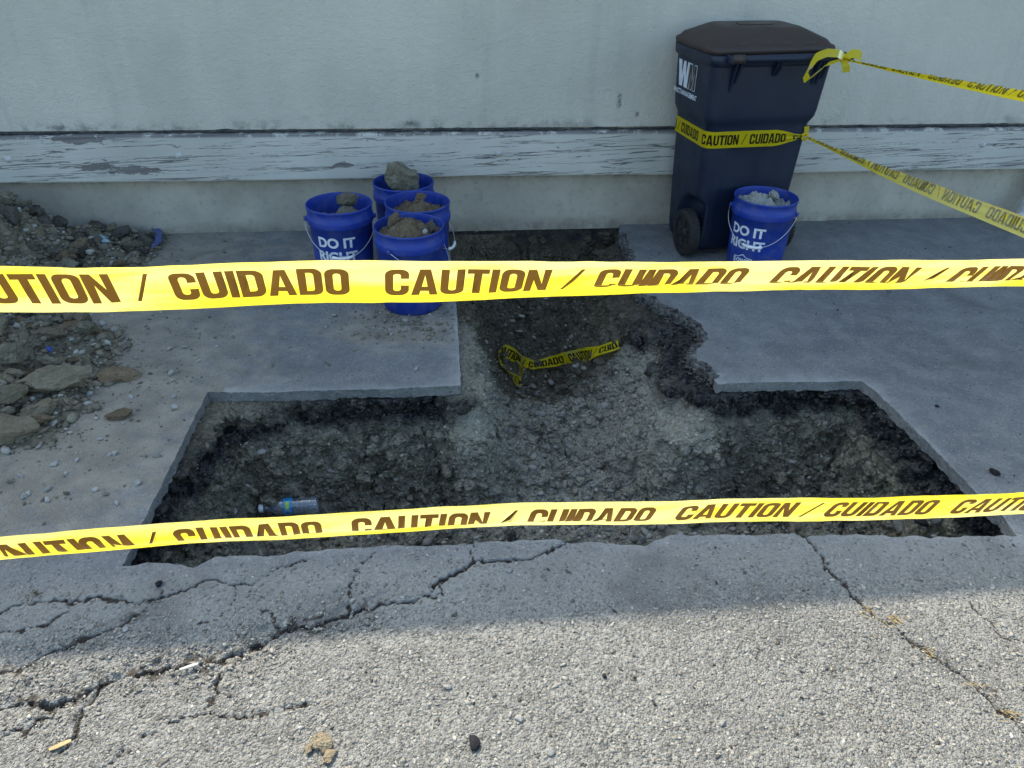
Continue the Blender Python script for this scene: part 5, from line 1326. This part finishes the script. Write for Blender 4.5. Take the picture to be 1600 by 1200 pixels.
for tt in np.arange(3.4, 1.6, -.004):
    qa = np.array([0, 0, CAM_H])+dq*tt
    bz0 = np.percentile([gz_at(qa[0]+dx, qa[1]+dy) for dx in (-.08, -.04, 0, .04, .08) for dy in (-.012, .012)], 95)
    if in_hole(qa[0], qa[1]) > .1 and qa[2] > bz0+.031: break
bt = empty('water_bottle', (qa[0], qa[1], bz0+.027), rad(2)); tag(bt, 'empty clear plastic water bottle with blue label lying in the pit', 'bottle')
prof = [(.0125, -.098), (.0125, -.088), (.0150, -.086), (.0150, -.083), (.0135, -.081), (.016, -.074), (.0235, -.058), (.0292, -.040), (.0315, -.028), (.0318, -.022), (.0312, -.020), (.0312, .012)]
x = .014
while x < .094: prof += [(.0318, x), (.0292, x+.004), (.0318, x+.008)]; x += .0095
prof += [(.031, .100), (.027, .105), (.012, .102)]
bm = bmesh.new(); r_ = add_lathe(bm, prof, 32, axis='x'); bm.faces.new(r_[-1]); bm_obj('body', bm, mat_pet(), bt, True)
bm = bmesh.new(); add_lathe(bm, [(.0148, -.112), (.0158, -.110), (.0158, -.0965), (.0150, -.0955)], 28, cap0=True, axis='x'); bm_obj('cap', bm, M['grip'], bt, True)
def mat_label():
    t = NT('bottle_label'); v = t.coord('Object'); s = t.n('ShaderNodeSeparateXYZ', ins={0: v}).outputs
    ang = t.math('ARCTAN2', s[2], t.math('MULTIPLY', s[1], -1.0))
    wv = t.noise(v, 90, 2); c = t.mix(t.rng(ang, .15, -.35), (.02, .24, .55), (.01, .16, .30))
    gx_ = t.math('MULTIPLY', t.rng(s[0], -.0135, -.0125), t.rng(s[0], .0035, .0025)); gy_ = t.math('MULTIPLY', t.rng(ang, .36, .40), t.rng(ang, 1.35, 1.30))
    gm = t.math('MULTIPLY', gx_, gy_); c = t.mix(gm, c, (.30, .50, .03))
    ln = t.math('MULTIPLY', t.rng(t.math('SINE', t.math('MULTIPLY', ang, 26.0)), .1, .5), t.math('MULTIPLY', t.rng(s[0], -.009, -.008), t.rng(s[0], -.001, -.002)))
    c = t.mix(t.math('MULTIPLY', t.math('MULTIPLY', ln, gm), t.rng(wv, .35, .55)), c, (.75, .80, .45))
    t.bsdf(c, .35, .5); return t.m
bm = bmesh.new(); add_lathe(bm, [(.0325, -.0205), (.0325, .0125)], 40, axis='x'); lb = bm_obj('label', bm, mat_label(), bt, True)
bm = bmesh.new(); pts = []
for k in range(24):
    a = 2*math.pi*k/24; ang = -.10+.36*math.sin(a); pts.append((-.004+.0115*math.cos(a), -.0330*math.cos(ang), .0330*math.sin(ang)))
add_tube(bm, pts, .0006, 4, closed=True); bm_obj('emblem_ring', bm, M['white'], lb)

# ================================================================== LITTER
def sheet(name, outline, z0, label, cat, mat, bend=.02, seed=1, thick=.0012):
    L = [tuple(p) for p in outline]; xs_ = [p[0] for p in L]; ys_ = [p[1] for p in L]
    V, F, _ = fill2d([L], (.012, .012), (min(xs_), min(ys_), max(xs_), max(ys_)))
    z = np.array([gz_at(a, b) for a, b in V])*.6+z0+bend*fbm(P3(V[:, 0], V[:, 1], seed), 14, 3, .5, seed)
    me = mesh_np(name, np.c_[V, z], F); o = link(name, me, mat); md = o.modifiers.new('thickness', 'SOLIDIFY'); md.thickness = thick
    return tag(o, label, cat)
bluep = mat_plastic('faded_blue_plastic', (.055, .085, .22), .5, .3, (.16, .16, .17), 20)
sheet('plastic_scrap', gp([(232, 352), (246, 360), (256, 372), (255, 384), (246, 396), (238, 398), (244, 384), (242, 370)]), .030, 'curved scrap of faded blue plastic beside the heap near the wall', 'plastic scrap', bluep, .02, 3)
sheet('paper_scrap', gp([(160, 385), (170, 384), (176, 393), (164, 395)]), .040, 'small pale blue wrapper lying on the heap under the wall', 'wrapper', mat_plain('pale_blue_wrapper', (.30, .46, .50), .4, .4, .3, 90), .012, 5)
sheet('plastic_scrap', gp([(84, 574), (92, 575), (94, 586), (86, 584)]), .055, 'tiny bright blue plastic scrap among the clods at left', 'plastic scrap', mat_plain('bright_blue_plastic', (.02, .06, .35), .4, .4, .2), .01, 7)
def chip(px, py, L, w, h, rz, name, label, cat, mat):
    q = G(px, py); bm = bmesh.new(); add_box(bm, (0, 0, h/2), (L, w, h))
    bmesh.ops.subdivide_edges(bm, edges=[e for e in bm.edges if e.calc_length() > L*.8], cuts=6)
    for v in bm.verts:
        k = 1-.45*(abs(v.co.x)/(L/2))**3; v.co.y *= k; v.co.y += w*.25*math.sin(v.co.x*60); v.co.z += h*.4*math.sin(v.co.x*45+1)+h*.3
    o = bm_obj(name, bm, mat, None); o.location = (q[0], q[1], .001); o.rotation_euler = (0, 0, rz); return tag(o, label, cat)
chip(296, 1044, .042, .007, .004, rad(12), 'wood_chip', 'pale sliver of wood lying on the main crack at left', 'wood chip', mat_plain('bleached_wood', (.52, .50, .46), .8, .2, .15, 90))
chip(95, 1166, .042, .010, .003, rad(18), 'wood_chip', 'tan wood chip on sunlit asphalt near the lower left corner', 'wood chip', mat_plain('tan_wood', (.50, .36, .18), .8, .2, .2, 90))
# dry straw lodged in the long crack
mstraw = mat_plain('dry_straw', (.42, .30, .13), .8, .2, .3, 90)
line = gp(cracks[14][2]); mred = mat_plain('dry_red_leaf', (.16, .06, .05), .8, .2, .3, 90)
bm = bmesh.new(); r2 = np.random.default_rng(5)
for (a, b, n) in ((1362, 958, 9), (1395, 972, 22), (1455, 1020, 10), (1580, 1118, 14), (1525, 1072, 6)):
    for k in range(n):
        q = G(a+r2.normal(0, 9), b+r2.normal(0, 5)); an = rad(-40)+r2.normal(0, .5); L = r2.uniform(.008, .022)
        d = np.array([math.cos(an), math.sin(an), r2.normal(0, .12)])*L/2; z = .0025+abs(d[2])+r2.uniform(0, .003)
        p = np.array([q[0], q[1], z]); add_tube(bm, [p-d, p+d], .0009, 4)
tag(bm_obj('straw', bm, mstraw), 'bits of dry straw lodged along the long crack at right', 'straw', kind='stuff')
bm = bmesh.new()
for (a, b, n, s) in ((50, 932, 26, 9), (1555, 1085, 10, 9), (1320, 1045, 8, 12)):
    for k in range(n):
        q = G(a+r2.normal(0, s), b+r2.normal(0, s*.7)); an = r2.uniform(0, 6.28); L = r2.uniform(.006, .016); d = np.array([math.cos(an), math.sin(an), r2.normal(0, .2)])*L/2
        p = np.array([q[0], q[1], .003+abs(d[2])]); add_tube(bm, [p-d, p+d], .0008, 4)
tag(bm_obj('plant_litter', bm, mat_plain('brown_litter', (.12, .085, .045), .9, .1, .3, 90)), 'small tufts of brown plant litter on the asphalt', 'litter', kind='stuff')
# a dry root standing out of the trench side
q = G(940, 548, -.36); z = gz_at(q[0], q[1]); bm = bmesh.new(); add_tube(bm, [(q[0]-.03, q[1], z), (q[0]+.02, q[1]+.01, z+.035), (q[0]+.08, q[1]+.03, z+.05), (q[0]+.11, q[1]+.04, z+.085)], [.003, .0028, .0022, .0012], 6)
tag(bm_obj('root', bm, mat_plain('dry_root', (.20, .13, .07), .8, .2, .2)), 'thin brown root sticking up from the trench side', 'root')
